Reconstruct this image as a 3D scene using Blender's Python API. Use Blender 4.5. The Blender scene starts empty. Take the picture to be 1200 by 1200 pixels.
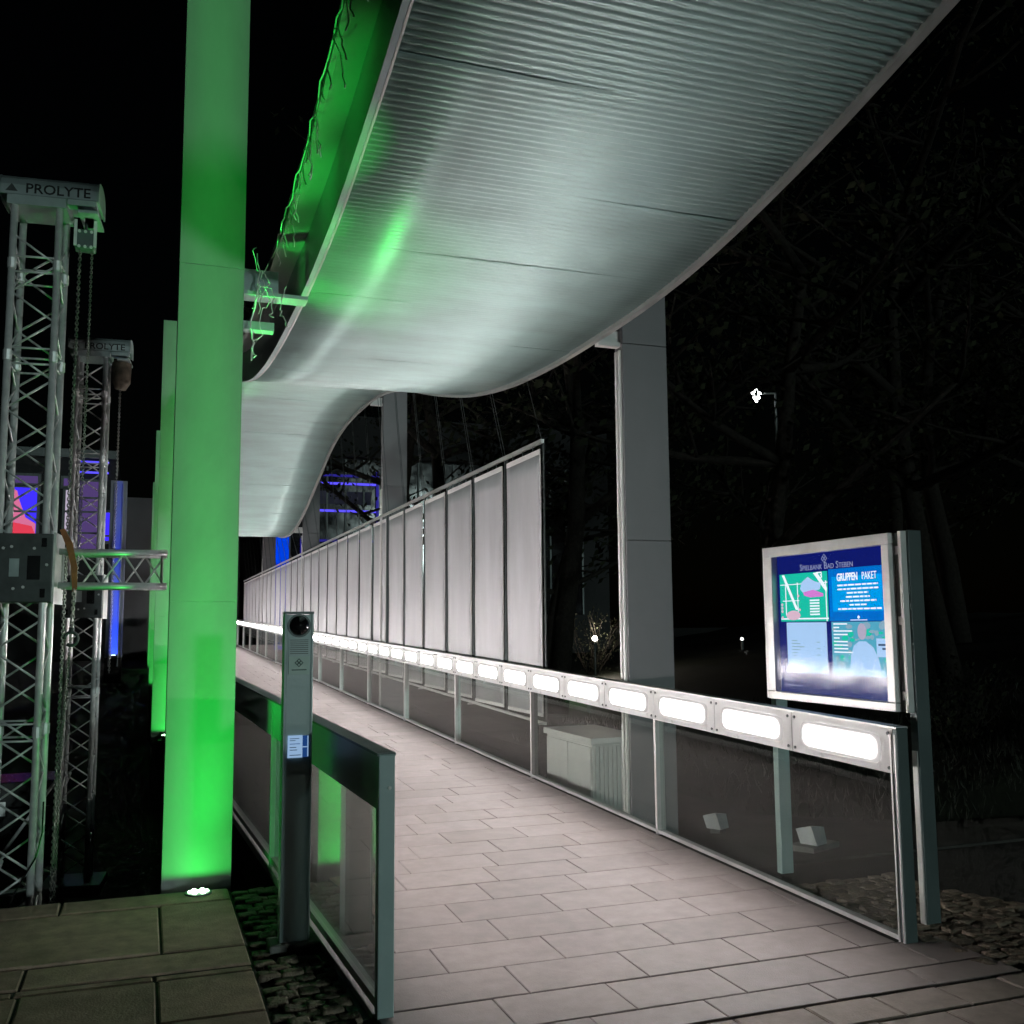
import bpy, bmesh, math, random
from mathutils import Vector, Matrix
random.seed(7)
SC = bpy.context.scene
COL = SC.collection
PI = math.pi
R = math.radians

# ------------------------------------------------------------------ camera
YAW, PITCH, ROLL = R(19.957), R(6.404), 0.008
f0 = Vector((math.sin(YAW), math.cos(YAW), 0)); r0 = Vector((math.cos(YAW), -math.sin(YAW), 0)); u0 = Vector((0, 0, 1))
fw = f0*math.cos(PITCH) + u0*math.sin(PITCH); up = u0*math.cos(PITCH) - f0*math.sin(PITCH)
rr = r0*math.cos(ROLL) - up*math.sin(ROLL); uu = up*math.cos(ROLL) + r0*math.sin(ROLL)
cam = bpy.data.cameras.new('camera'); cam_o = bpy.data.objects.new('camera', cam); COL.objects.link(cam_o)
cam.sensor_width = 36; cam.lens = 36*1185/1200; cam.clip_start = .05; cam.clip_end = 1500
m = Matrix.Identity(4)
for i in range(3):
    m[i][0] = rr[i]; m[i][1] = uu[i]; m[i][2] = -fw[i]
m[2][3] = 1.68
cam_o.matrix_world = m
SC.camera = cam_o

# ------------------------------------------------------------------ night sky, low dim town light
SUN_EL, SUN_AZ = R(5.0), R(166)      # azimuth measured from +Y towards +X: behind the camera, a little to its right
w = bpy.data.worlds.new('World'); SC.world = w; w.use_nodes = True
wn = w.node_tree.nodes; wl = w.node_tree.links
sky = wn.new('ShaderNodeTexSky'); sky.sky_type = 'NISHITA'; sky.sun_disc = False
sky.sun_elevation = SUN_EL; sky.sun_rotation = SUN_AZ
wn['Background'].inputs['Strength'].default_value = .00022
wl.new(sky.outputs[0], wn['Background'].inputs['Color'])
sun = bpy.data.lights.new('sun', 'SUN'); sun.energy = .50; sun.angle = R(3); sun.color = (.76, 1, .96)
sun_o = bpy.data.objects.new('sun', sun); COL.objects.link(sun_o)
sd = Vector((math.sin(SUN_AZ)*math.cos(SUN_EL), math.cos(SUN_AZ)*math.cos(SUN_EL), math.sin(SUN_EL)))
sun_o.rotation_euler = sd.to_track_quat('Z', 'Y').to_euler(); sun_o.location = (6, -8, 9)
SC.view_settings.view_transform = 'Standard'; SC.view_settings.look = 'None'
SC.view_settings.exposure = 0; SC.view_settings.gamma = 1; SC.view_settings.use_curve_mapping = False
SC.render.engine = 'CYCLES'
SC.cycles.use_denoising = True; SC.cycles.use_adaptive_sampling = True; SC.cycles.adaptive_threshold = .025; SC.cycles.adaptive_min_samples = 12; SC.cycles.sample_clamp_indirect = 6; SC.cycles.max_bounces = 6
SC.cycles.transparent_max_bounces = 24; SC.cycles.use_light_tree = True; SC.cycles.caustics_reflective = False

S = .0225; Y0 = 4.55
def W(y): return S*(y - Y0)            # height of the walkway
LAMP_E = 128.0

# ------------------------------------------------------------------ materials
def mat(name, col, rough=.6, metal=0., var=.12, scale=6., bump=0., bscale=60., spec=.5, rnd=0., col2=None, stretch=None, world=False, stain=0.):
    M = bpy.data.materials.new(name); M.use_nodes = True
    N = M.node_tree.nodes; L = M.node_tree.links; B = N['Principled BSDF']
    B.inputs['Roughness'].default_value = rough; B.inputs['Metallic'].default_value = metal
    B.inputs['Specular IOR Level'].default_value = spec
    tc = N.new('ShaderNodeTexCoord'); src = N.new('ShaderNodeNewGeometry').outputs['Position'] if world else tc.outputs['Object']
    if stretch:
        mp = N.new('ShaderNodeMapping'); mp.inputs['Scale'].default_value = stretch; L.new(src, mp.inputs[0]); src = mp.outputs[0]
    nz = N.new('ShaderNodeTexNoise'); nz.inputs['Scale'].default_value = scale; nz.inputs['Detail'].default_value = 6; nz.inputs['Roughness'].default_value = .62
    L.new(src, nz.inputs['Vector'])
    rp = N.new('ShaderNodeValToRGB'); e = rp.color_ramp.elements
    c2 = col2 or tuple(max(0, c*(1 - var*2)) for c in col)
    e[0].position = .3; e[0].color = (*c2, 1); e[1].position = .7; e[1].color = (*[min(1, c*(1 + var*.6)) for c in col], 1)
    L.new(nz.outputs['Fac'], rp.inputs[0]); out = rp.outputs[0]
    if stain:                                       # broad worn and dirty patches
        n3 = N.new('ShaderNodeTexNoise'); n3.inputs['Scale'].default_value = .9; n3.inputs['Detail'].default_value = 8; n3.inputs['Roughness'].default_value = .7; n3.inputs['Distortion'].default_value = .6
        L.new(src, n3.inputs['Vector']); m3 = N.new('ShaderNodeMapRange'); m3.inputs['From Min'].default_value = .42; m3.inputs['From Max'].default_value = .68; m3.inputs['To Min'].default_value = 1; m3.inputs['To Max'].default_value = 1 - stain
        L.new(n3.outputs['Fac'], m3.inputs['Value']); mx = N.new('ShaderNodeVectorMath'); mx.operation = 'SCALE'; L.new(out, mx.inputs[0]); L.new(m3.outputs[0], mx.inputs['Scale']); out = mx.outputs[0]
    if rnd:
        oi = N.new('ShaderNodeObjectInfo'); hs = N.new('ShaderNodeHueSaturation')
        mr = N.new('ShaderNodeMapRange'); mr.inputs['To Min'].default_value = 1 - rnd; mr.inputs['To Max'].default_value = 1 + rnd
        L.new(oi.outputs['Random'], mr.inputs['Value']); L.new(mr.outputs[0], hs.inputs['Value']); L.new(out, hs.inputs['Color']); out = hs.outputs[0]
    L.new(out, B.inputs['Base Color'])
    ma = N.new('ShaderNodeMapRange'); ma.inputs['To Min'].default_value = max(0, rough - .1); ma.inputs['To Max'].default_value = min(1, rough + .1)
    L.new(nz.outputs['Fac'], ma.inputs['Value']); L.new(ma.outputs[0], B.inputs['Roughness'])
    if bump:
        n2 = N.new('ShaderNodeTexNoise'); n2.inputs['Scale'].default_value = bscale; n2.inputs['Detail'].default_value = 5
        L.new(src, n2.inputs['Vector'])
        bp = N.new('ShaderNodeBump'); bp.inputs['Strength'].default_value = bump; bp.inputs['Distance'].default_value = .02
        L.new(n2.outputs['Fac'], bp.inputs['Height']); L.new(bp.outputs[0], B.inputs['Normal'])
    return M
def emit(name, col, st, sample=False):
    M = bpy.data.materials.new(name); M.use_nodes = True
    N = M.node_tree.nodes; L = M.node_tree.links; N.remove(N['Principled BSDF'])
    E = N.new('ShaderNodeEmission'); E.inputs[0].default_value = (*col, 1); E.inputs[1].default_value = st
    L.new(E.outputs[0], N['Material Output'].inputs[0])
    if not sample: M.cycles.emission_sampling = 'NONE'
    return M
def glass(name, tint=(.9, .95, .93), f0_=.075, boost=1.0, rough=.01):
    """thin pane: clear, with a mirror sheen that grows towards grazing view"""
    M = bpy.data.materials.new(name); M.use_nodes = True
    N = M.node_tree.nodes; L = M.node_tree.links; N.remove(N['Principled BSDF'])
    T = N.new('ShaderNodeBsdfTransparent'); T.inputs[0].default_value = (*tint, 1)
    G = N.new('ShaderNodeBsdfGlossy'); G.inputs['Roughness'].default_value = rough
    ge = N.new('ShaderNodeNewGeometry'); dt = N.new('ShaderNodeVectorMath'); dt.operation = 'DOT_PRODUCT'
    L.new(ge.outputs['Normal'], dt.inputs[0]); L.new(ge.outputs['Incoming'], dt.inputs[1])
    def mt(op, a=None, b=None, va=0., vb=0.):
        n = N.new('ShaderNodeMath'); n.operation = op; n.use_clamp = op in ('ADD', 'SUBTRACT')
        n.inputs[0].default_value = va; n.inputs[1].default_value = vb
        if a is not None: L.new(a, n.inputs[0])
        if b is not None: L.new(b, n.inputs[1])
        return n.outputs[0]
    ab = mt('ABSOLUTE', dt.outputs['Value']); iv = mt('SUBTRACT', None, ab, va=1.); pw = mt('POWER', iv, vb=5.); sc_ = mt('MULTIPLY', pw, vb=(1-f0_)*boost); fr = mt('ADD', sc_, vb=f0_*boost)
    X = N.new('ShaderNodeMixShader'); L.new(fr, X.inputs[0])
    L.new(T.outputs[0], X.inputs[1]); L.new(G.outputs[0], X.inputs[2]); L.new(X.outputs[0], N['Material Output'].inputs[0]); return M

M_tile = mat('paving_tile', (.238, .196, .188), .6, var=.12, scale=9, bump=.12, bscale=140, rnd=.11, world=True, stain=.18)
M_slab = mat('pavement_slab', (.52, .36, .28), .8, var=.18, scale=8, bump=.3, bscale=90, rnd=.14, world=True, stain=.35)
M_brown = mat('brown_paver', (.27, .22, .19), .75, var=.15, scale=9, bump=.2, bscale=90, rnd=.15, world=True, stain=.3)
M_cob = mat('cobble', (.25, .19, .14), .7, var=.28, scale=26, bump=.6, bscale=70, rnd=.3, world=True, stain=.4)
M_joint = mat('joint_dirt', (.035, .03, .025), .95, var=.25, scale=20, bump=.4, bscale=80)
M_conc = mat('concrete', (.2, .195, .185), .8, var=.15, scale=4, bump=.2, bscale=70)
M_soil = mat('dark_soil', (.022, .021, .019), .95, var=.3, scale=2, bump=.5, bscale=25)
M_asph = mat('asphalt', (.055, .052, .045), .85, var=.25, scale=2.2, bump=.35, bscale=120)
M_paint = mat('grey_green_paint', (.36, .47, .465), .42, var=.06, scale=3, bump=.03, bscale=40)
M_dpaint = mat('dark_green_paint', (.07, .10, .10), .42, var=.08, scale=3)
M_column = mat('column_paint', (.27, .285, .275), .5, var=.12, scale=1.1, bump=.02, bscale=2.2, stretch=(1, 1, .35), world=True, stain=.16)
M_gcol = mat('grey_column_paint', (.19, .185, .195), .5, var=.07, scale=1.1, bump=.1, bscale=2.2)
M_alu = mat('brushed_aluminium', (.62, .62, .62), .32, .85, var=.05, scale=30, stretch=(1, 1, .05))
M_alum = mat('matt_aluminium', (.62, .61, .60), .4, .55, var=.06, scale=9)
M_white = mat('white_powder_coat', (.72, .71, .69), .45, var=.04, scale=5)
M_sheet = mat('corrugated_sheet', (.57, .77, .735), .33, .28, var=.10, scale=2.2, spec=.4, bump=.012, bscale=90, stretch=(.4, 1, 1))
M_trim = mat('zinc_trim', (.55, .56, .55), .4, .5, var=.08, scale=6)
M_truss = mat('truss_aluminium', (.74, .74, .74), .36, .25, var=.12, scale=12)
M_steel = mat('dark_steel', (.09, .10, .10), .45, .5, var=.15, scale=10)
M_chain = mat('chain_steel', (.42, .42, .40), .35, .9, var=.2, scale=30)
M_black = mat('black_plastic', (.012, .012, .013), .25, var=.1, scale=8)
M_brownst = mat('brown_strap', (.36, .13, .04), .7, var=.2, scale=14)
M_banner = mat('banner_cloth', (.50, .495, .515), .48, var=.10, scale=2.5, bump=.06, bscale=7, rnd=.05, stretch=(1, 1, .25), world=True, stain=.12)
M_hem = mat('banner_hem', (.78, .75, .75), .5, var=.03, scale=6)
M_plate = mat('frosted_plate', (.56, .56, .55), .3, var=.04, scale=5, spec=.6)
def opal(name, col, st, hy, hz):
    """opal lamp cover: brightest over the tubes, fading where the cover meets its frame"""
    M = bpy.data.materials.new(name); M.use_nodes = True
    N = M.node_tree.nodes; L = M.node_tree.links; N.remove(N['Principled BSDF'])
    E_ = N.new('ShaderNodeEmission'); E_.inputs[0].default_value = (*col, 1)
    tc = N.new('ShaderNodeTexCoord'); sx = N.new('ShaderNodeSeparateXYZ'); L.new(tc.outputs['Object'], sx.inputs[0])
    def mt(op, a=None, b=None, va=0., vb=0.):
        n = N.new('ShaderNodeMath'); n.operation = op; n.inputs[0].default_value = va; n.inputs[1].default_value = vb
        if a is not None: L.new(a, n.inputs[0])
        if b is not None: L.new(b, n.inputs[1])
        return n.outputs[0]
    ey = mt('SUBTRACT', None, mt('ABSOLUTE', sx.outputs[1]), va=hy); ez = mt('SUBTRACT', None, mt('ABSOLUTE', sx.outputs[2]), va=hz)
    c01 = lambda v: mt('MINIMUM', mt('MAXIMUM', v, vb=0.), vb=1.)
    e = mt('MULTIPLY', c01(mt('DIVIDE', ey, vb=.085)), c01(mt('DIVIDE', ez, vb=.06)))
    g_ = mt('MULTIPLY', mt('POWER', e, vb=4.0), vb=st); L.new(mt('ADD', g_, vb=.55), E_.inputs[1]); L.new(E_.outputs[0], N['Material Output'].inputs[0])
    return M
M_opal = opal('lit_opal_cover', (1, .945, .935), LAMP_E, .36, .083)
M_glass = glass('rail_glass', (.90, .93, .91), .06, 1.)
M_smoke = glass('smoked_rail_glass', (.66, .69, .67), .08, 1.25)
M_pane = glass('screen_glass', (.97, .98, .99), .025, .5, .12)
M_bglass = mat('dark_window_glass', (.008, .009, .012), .06, var=.1, scale=2)
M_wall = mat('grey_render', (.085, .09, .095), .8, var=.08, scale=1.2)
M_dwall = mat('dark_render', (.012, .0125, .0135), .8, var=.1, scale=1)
M_bark = mat('bark', (.022, .019, .016), .95, spec=.1, var=.3, scale=14, bump=.6, bscale=30)
M_leaf = mat('leaf', (.020, .023, .012), .8, spec=.1, var=.3, scale=3, rnd=.25)
M_grass = mat('grass', (.010, .015, .006), .7, var=.3, scale=3)
M_wire = mat('white_wire', (.82, .83, .8), .5, var=.05, scale=9)
M_bluewall = mat('blue_pilaster_paint', (.16, .17, .2), .5, var=.05, scale=2)

# ------------------------------------------------------------------ mesh helpers
class MB:
    def __init__(s): s.v = []; s.f = []
    def box(s, x0, x1, y0, y1, z0, z1, zf=None):
        """axis box; zf(y) adds a height per y so that the box follows the slope"""
        b = len(s.v); g = zf or (lambda y: 0)
        for z in (z0, z1):
            for x, y in ((x0, y0), (x1, y0), (x1, y1), (x0, y1)): s.v.append((x, y, z + g(y)))
        s.f += [tuple(b + i for i in q) for q in ((0, 3, 2, 1), (4, 5, 6, 7), (0, 1, 5, 4), (1, 2, 6, 5), (2, 3, 7, 6), (3, 0, 4, 7))]
        return s
    def quad(s, *p):
        b = len(s.v); s.v += [tuple(q) for q in p]; s.f.append(tuple(range(b, b + len(p)))); return s
    def tube(s, pts, r, n=8, cap=True):
        pts = [Vector(p) for p in pts]; b = len(s.v); k = len(pts)
        prev = None
        for i, p in enumerate(pts):
            d = (pts[min(i+1, k-1)] - pts[max(i-1, 0)]).normalized()
            a = Vector((0, 0, 1)) if abs(d.z) < .9 else Vector((1, 0, 0))
            x = d.cross(a).normalized() if prev is None else (prev - d*prev.dot(d)).normalized()
            prev = x; y = d.cross(x); ri = r[i] if isinstance(r, (list, tuple)) else r
            for j in range(n):
                t = 2*PI*j/n; s.v.append(tuple(p + x*math.cos(t)*ri + y*math.sin(t)*ri))
        for i in range(k-1):
            for j in range(n):
                j2 = (j+1) % n; s.f.append((b+i*n+j, b+i*n+j2, b+(i+1)*n+j2, b+(i+1)*n+j))
        if cap:
            s.f.append(tuple(b+j for j in reversed(range(n)))); s.f.append(tuple(b+(k-1)*n+j for j in range(n)))
        return s
    def prism(s, poly, d):
        """extrude polygon (list of 3d points) along vector d"""
        b = len(s.v); n = len(poly); d = Vector(d)
        s.v += [tuple(p) for p in poly] + [tuple(Vector(p) + d) for p in poly]
        s.f.append(tuple(b+i for i in reversed(range(n)))); s.f.append(tuple(b+n+i for i in range(n)))
        for i in range(n): j = (i+1) % n; s.f.append((b+i, b+j, b+n+j, b+n+i))
        return s
    def sweep(s, prof, ys, zf, xf=None):
        """closed profile of (x, dz) swept along y"""
        b = len(s.v); n = len(prof)
        for y in ys:
            for x, dz in prof: s.v.append((x + (xf(y) if xf else 0), y, zf(y) + dz))
        for i in range(len(ys)-1):
            for j in range(n): j2 = (j+1) % n; s.f.append((b+i*n+j, b+i*n+j2, b+(i+1)*n+j2, b+(i+1)*n+j))
        s.f.append(tuple(b+j for j in range(n))); s.f.append(tuple(b+(len(ys)-1)*n+j for j in reversed(range(n))))
        return s
    def mesh(s, name, m):
        me = bpy.data.meshes.new(name); me.from_pydata(s.v, [], s.f); me.validate(); me.update()
        bm = bmesh.new(); bm.from_mesh(me); bmesh.ops.recalc_face_normals(bm, faces=bm.faces); bm.to_mesh(me); bm.free()
        if m: me.materials.append(m)
        return me
    def build(s, name, m, parent=None, smooth=False, bevel=0.):
        me = s.mesh(name, m)
        return link(name, me, parent, smooth, bevel)
def link(name, me, parent=None, smooth=False, bevel=0., loc=None, rot=None):
    o = bpy.data.objects.new(name, me); COL.objects.link(o)
    if smooth:
        for p in me.polygons: p.use_smooth = True
    if bevel:
        b = o.modifiers.new('bevel', 'BEVEL'); b.width = bevel; b.segments = 2; b.limit_method = 'ANGLE'; b.angle_limit = R(40)
    if loc is not None: o.location = loc
    if rot is not None: o.rotation_euler = rot
    o.parent = parent
    return o
def tag(o, label=None, cat=None, group=None, kind=None):
    if label: o['label'] = label
    if cat: o['category'] = cat
    if group: o['group'] = group
    if kind: o['kind'] = kind
    return o
def thing(name, label, cat, group=None, loc=(0, 0, 0)):
    o = bpy.data.objects.new(name, None); COL.objects.link(o); o.location = loc; o.empty_display_size = .1
    return tag(o, label, cat, group)
def copy_tree(o, parent=None):
    c = o.copy(); COL.objects.link(c); c.parent = parent
    for ch in list(o.children): copy_tree(ch, c)
    return c
def B(name, m, parent, *a, bevel=0., zf=None): return MB().box(*a, zf=zf).build(name, m, parent, bevel=bevel)
def text(body, size, mtx, m, name, parent, extrude=.0006, align='CENTER', caps=False, bold=0., sx=1.):
    cu = bpy.data.curves.new(name, 'FONT'); cu.body = body; cu.size = size; cu.extrude = extrude; cu.align_x = align; cu.align_y = 'CENTER'
    cu.resolution_u = 3; cu.offset = bold
    if caps:
        for ch in cu.body_format: ch.use_small_caps = True
    t = bpy.data.objects.new(name, cu); COL.objects.link(t)
    bpy.context.view_layer.update()
    me = bpy.data.meshes.new_from_object(t.evaluated_get(bpy.context.evaluated_depsgraph_get()))
    bpy.data.objects.remove(t); bpy.data.curves.remove(cu)
    for v in me.vertices: v.co.x *= sx
    me.transform(mtx); me.materials.clear(); me.materials.append(m)
    o = bpy.data.objects.new(name, me); COL.objects.link(o); o.parent = parent
    return o
def faceX(x, y, z):   # text plane facing -X, reading towards -Y
    return Matrix(((0, 0, -1, x), (-1, 0, 0, y), (0, 1, 0, z), (0, 0, 0, 1)))
def faceY(x, y, z):   # text plane facing -Y
    return Matrix(((1, 0, 0, x), (0, 0, -1, y), (0, 1, 0, z), (0, 0, 0, 1)))

# ------------------------------------------------------------------ ground
PIT = -1.1; PE = 7.03; XR = 3.92
gy = [-80, 4.0, 6.4, PE, PE + .002, 9.5, 20, 30, 36, 46, 90, 400]
gl = [-.03, -.03, -.03, -.03, PIT, PIT, PIT, PIT, .35, .35, .35, .35]
gr = [-.03, -.03, -.03, -.06, -.06, -.34, -.36, -.2, -.1, 0, 0, 0]
g = MB()
for i in range(len(gy)-1):
    a, b = gy[i], gy[i+1]
    g.quad((-300, a, gl[i]), (XR, a, gl[i]), (XR, b, gl[i+1]), (-300, b, gl[i+1]))
    g.quad((XR, a, gr[i]), (300, a, gr[i]), (300, b, gr[i+1]), (XR, b, gr[i+1]))
    if abs(gl[i]-gr[i]) + abs(gl[i+1]-gr[i+1]) > .001:
        g.quad((XR, a, gl[i]), (XR, b, gl[i+1]), (XR, b, gr[i+1]), (XR, a, gr[i]))
tag(g.build('ground', M_asph), kind='structure')
# dark soil in the sunken yard
tag(B('sunken_yard', M_soil, None, -60, 3.9, PE + .03, 29.8, PIT - .1, PIT + .01), kind='structure')

# left pavement with slabs
pav = B('pavement', M_joint, None, -6, .575, 1.5, PE, -.05, -.012); tag(pav, kind='structure')
def slab_mesh(name, lx, ly, h, m, bev=.006):
    me = MB().box(-lx/2, lx/2, -ly/2, ly/2, -h, 0).mesh(name, m)
    bm = bmesh.new(); bm.from_mesh(me); bmesh.ops.bevel(bm, geom=[e for e in bm.edges if min(v.co.z for v in e.verts) > -.0001], offset=bev, segments=1, affect='EDGES')
    bm.to_mesh(me); bm.free(); return me
cache = {}
def slab(parent, x0, x1, y0, y1, z, m, gap=.008, h=.04, jit=.003, rot=.004, bev=.006):
    k = (round(x1-x0, 3), round(y1-y0, 3), m.name)
    if k not in cache: cache[k] = slab_mesh('slab', x1-x0-gap, y1-y0-gap, h, m, bev)
    return link('slab', cache[k], parent, loc=((x0+x1)/2, (y0+y1)/2, z + random.uniform(-jit, jit)), rot=(random.uniform(-rot, rot), random.uniform(-rot, rot), random.uniform(-rot, rot)))
rows = [(6.74, 7.03, .9, -.42, .004), (5.79, 6.73, 1.0, .14, .0), (5.46, 5.78, 1.3, -.5, -.004), (5.37, 5.45, .62, .1, -.006), (4.80, 5.36, .6, .11, -.004), (4.24, 4.79, .6, .08, -.004), (3.7, 4.23, .6, -.2, -.004), (3.1, 3.69, .6, .05, -.004)]
for y0, y1, ln, off, dz in rows:
    x = .57
    n = 0
    edge = off
    xs = [.57]
    while edge > -3.2:
        if edge < .5: xs.append(edge)
        edge -= ln
    for a, b in zip(xs[1:], xs[:-1]): slab(pav, a, b, y0, y1, dz, M_slab, gap=.012, bev=.008)

# cobbles
def cobble_mesh(k):
    rnd = random.Random(k); me = bpy.data.meshes.new('cobble'); bm = bmesh.new()
    bmesh.ops.create_cube(bm, size=1)
    for v in bm.verts: v.co.x += rnd.uniform(-.07, .07); v.co.y += rnd.uniform(-.07, .07); v.co.z += rnd.uniform(-.05, .05)
    bmesh.ops.bevel(bm, geom=[e for e in bm.edges if max(v.co.z for v in e.verts) > 0], offset=.15, segments=2, affect='EDGES', profile=.6)
    for v in bm.verts: c = v.co; v.co = (c.x*.101 + rnd.uniform(-.0015, .0015), c.y*.089 + rnd.uniform(-.0015, .0015), c.z*.09 - .045 + rnd.uniform(-.002, .002))
    bm.to_mesh(me); bm.free(); me.materials.append(M_cob)
    for p in me.polygons: p.use_smooth = True
    return me
cobs = [cobble_mesh(k) for k in range(7)]
def cobbles(parent, inside, x0, x1, y0, y1, px=.105, py=.093):
    j = 0; y = y0
    while y < y1:
        x = x0 + (.05 if j % 2 else 0)
        while x < x1:
            if inside(x, y): link('cobble', random.choice(cobs), parent, loc=(x + random.uniform(-.008, .008), y + random.uniform(-.008, .008), random.uniform(-.010, .008)), rot=(random.uniform(-.08, .08), random.uniform(-.08, .08), random.uniform(-.12, .12)))
            x += px
        y += py; j += 1
cl = B('cobble_strip', M_joint, None, .58, .90, 3.0, PE, -.05, -.028); tag(cl, kind='structure')
cobbles(cl, lambda x, y: x < .60 + .32 and not (.66 < x < .93 and 5.5 < y < 5.74), .635, .90, 3.95, 6.98)
cr = B('cobble_apron', M_joint, None, 3.93, 7.2, 4.07, 6.3, -.06, -.026); tag(cr, kind='structure')
cobbles(cr, lambda x, y: x < 3.98 + (6.4-y)*.72 or x < 4.8, 3.98, 5.5, 4.13, 5.75, .112, .10)
# kerb line and asphalt path behind the cobbles
B('kerb_stone', M_asph, cr, 4.4, 7.2, 6.3, 6.42, -.06, -.005, bevel=.008)
ch = B('drain_channel', M_steel, None, .905, .99, 4.56, PE, -.06, -.02); tag(ch, kind='structure')
# near brown pavers
bp = B('paver_strip', M_joint, None, .9, 9, 1.8, 3.965, -.05, -.012); tag(bp, kind='structure')
for j in range(4):
    y1 = 3.955 - j*.245
    x = 1.35 + (.16 if j % 2 else 0) + random.uniform(-.03, .03)
    while x < 6.2: slab(bp, x, x+.36, y1-.24, y1, 0, M_brown, gap=.010); x += .36

# ------------------------------------------------------------------ walkway
XL, XW = 1.075, 3.80
def SX(y): return -.052*(min(max(y, 4.53), 4.53+2*2.74) - 4.53)
wk = MB()
ysl = [4.56, 4.53+2*2.74, 46]; nb = len(wk.v)
for y_ in ysl: wk.v += [(1.0 + SX(y_), y_, W(y_)-.34), (3.9, y_, W(y_)-.34), (3.9, y_, W(y_)-.012), (1.0 + SX(y_), y_, W(y_)-.012)]
for i in range(2): wk.f += [tuple(i*4+k for k in q) if False else (i*4+q[0], i*4+q[1], (i+1)*4+q[1], (i+1)*4+q[0]) for q in ((0, 1), (1, 2), (2, 3), (3, 0))]
wk.f += [(0, 1, 2, 3), (8, 9, 10, 11)]
wk = wk.build('walkway', M_joint); tag(wk, kind='structure')
B('ramp_end_strip', M_joint, wk, .98, 4.06, 3.967, 4.56, -.05, -.012)
tm = {}
def tile(x0, x1, y0, y1, slope=True):
    k = (round(x1-x0, 2), round(y1-y0, 2))
    if k not in tm: tm[k] = slab_mesh('tile', x1-x0-.006, y1-y0-.006, .03, M_tile, .003)
    yc = (y0+y1)/2
    return link('tile', tm[k], wk, loc=((x0+x1)/2, yc, (W(yc) if slope else 0) + random.uniform(-.001, .001)), rot=((math.atan(S) if slope else 0) + random.uniform(-.0015, .0015), random.uniform(-.0015, .0015), random.uniform(-.002, .002)))
offs = [1.725, 2.06, 1.88, 1.737]
TY = .3655; TX = .615
def row_x(off, xl=XL):
    xs = []; x = off
    while x > xl + .05: x -= TX
    x += TX
    xs = [round(xl, 2)]
    while x < XW - .04: xs.append(round(x, 3)); x += TX
    return xs + [XW]
for j in range(46):
    y0 = 4.555 + j*TY
    off = offs[j] if j < 4 else random.choice([1.72, 2.05, 1.88, 1.6, 1.95])
    xs = row_x(off, XL + SX(y0))
    for a, b in zip(xs[:-1], xs[1:]): tile(a, b, y0, y0+TY)
far = MB(); j = 46
while 4.555 + j*TY < 45.6:
    y0 = 4.555 + j*TY; xs = row_x(random.choice([1.72, 2.05, 1.88, 1.6]), XL + SX(y0))
    for a, b in zip(xs[:-1], xs[1:]): far.box(a+.003, b-.003, y0+.003, y0+TY-.003, -.03, 0, zf=W)
    j += 1
tag(far.build('tile_field', M_tile, wk), kind='stuff')
for (y0, y1, off) in ((4.2, 4.548, 2.098), (3.975, 4.195, 2.42)):
    x = off - 2*.56
    while x < 4.06:
        x1 = min(x+.56, 4.06)
        if x1 - x > .1: tile(max(x, 1.0), x1, y0, y1, False)
        x += .56

# ------------------------------------------------------------------ lit railings
BAY = 2.74; NB = 15
def pillow(L_, H_, d):
    """bulged diffuser: rounded rectangle rings; local x=out, y=length, z=height"""
    b = MB(); rings = []
    for s_, o_ in ((1, 0), (.97, .6), (.86, 1)):
        ring = []
        for i in range(20):
            t = 2*PI*(i+.5)/20; c, sn = math.cos(t), math.sin(t); e = .30
            yy = math.copysign(abs(c)**e, c)*(L_/2 - (1-s_)*H_*.5); zz = math.copysign(abs(sn)**e, sn)*H_/2*s_
            ring.append((o_*d, yy, zz))
        rings.append(ring)
    for rg in rings: b.v += rg
    for k in range(2):
        for i in range(20): i2 = (i+1) % 20; b.f.append((k*20+i, k*20+i2, (k+1)*20+i2, (k+1)*20+i))
    b.f.append(tuple(2*20+i for i in range(20)))
    return b
scr = MB().tube([(0, 0, 0), (-.006, 0, 0)], .009, 10).mesh('screw', M_steel)
def RX(y): return -.052*(min(max(y, 4.53), 4.53+2*BAY) - 4.53)
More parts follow.
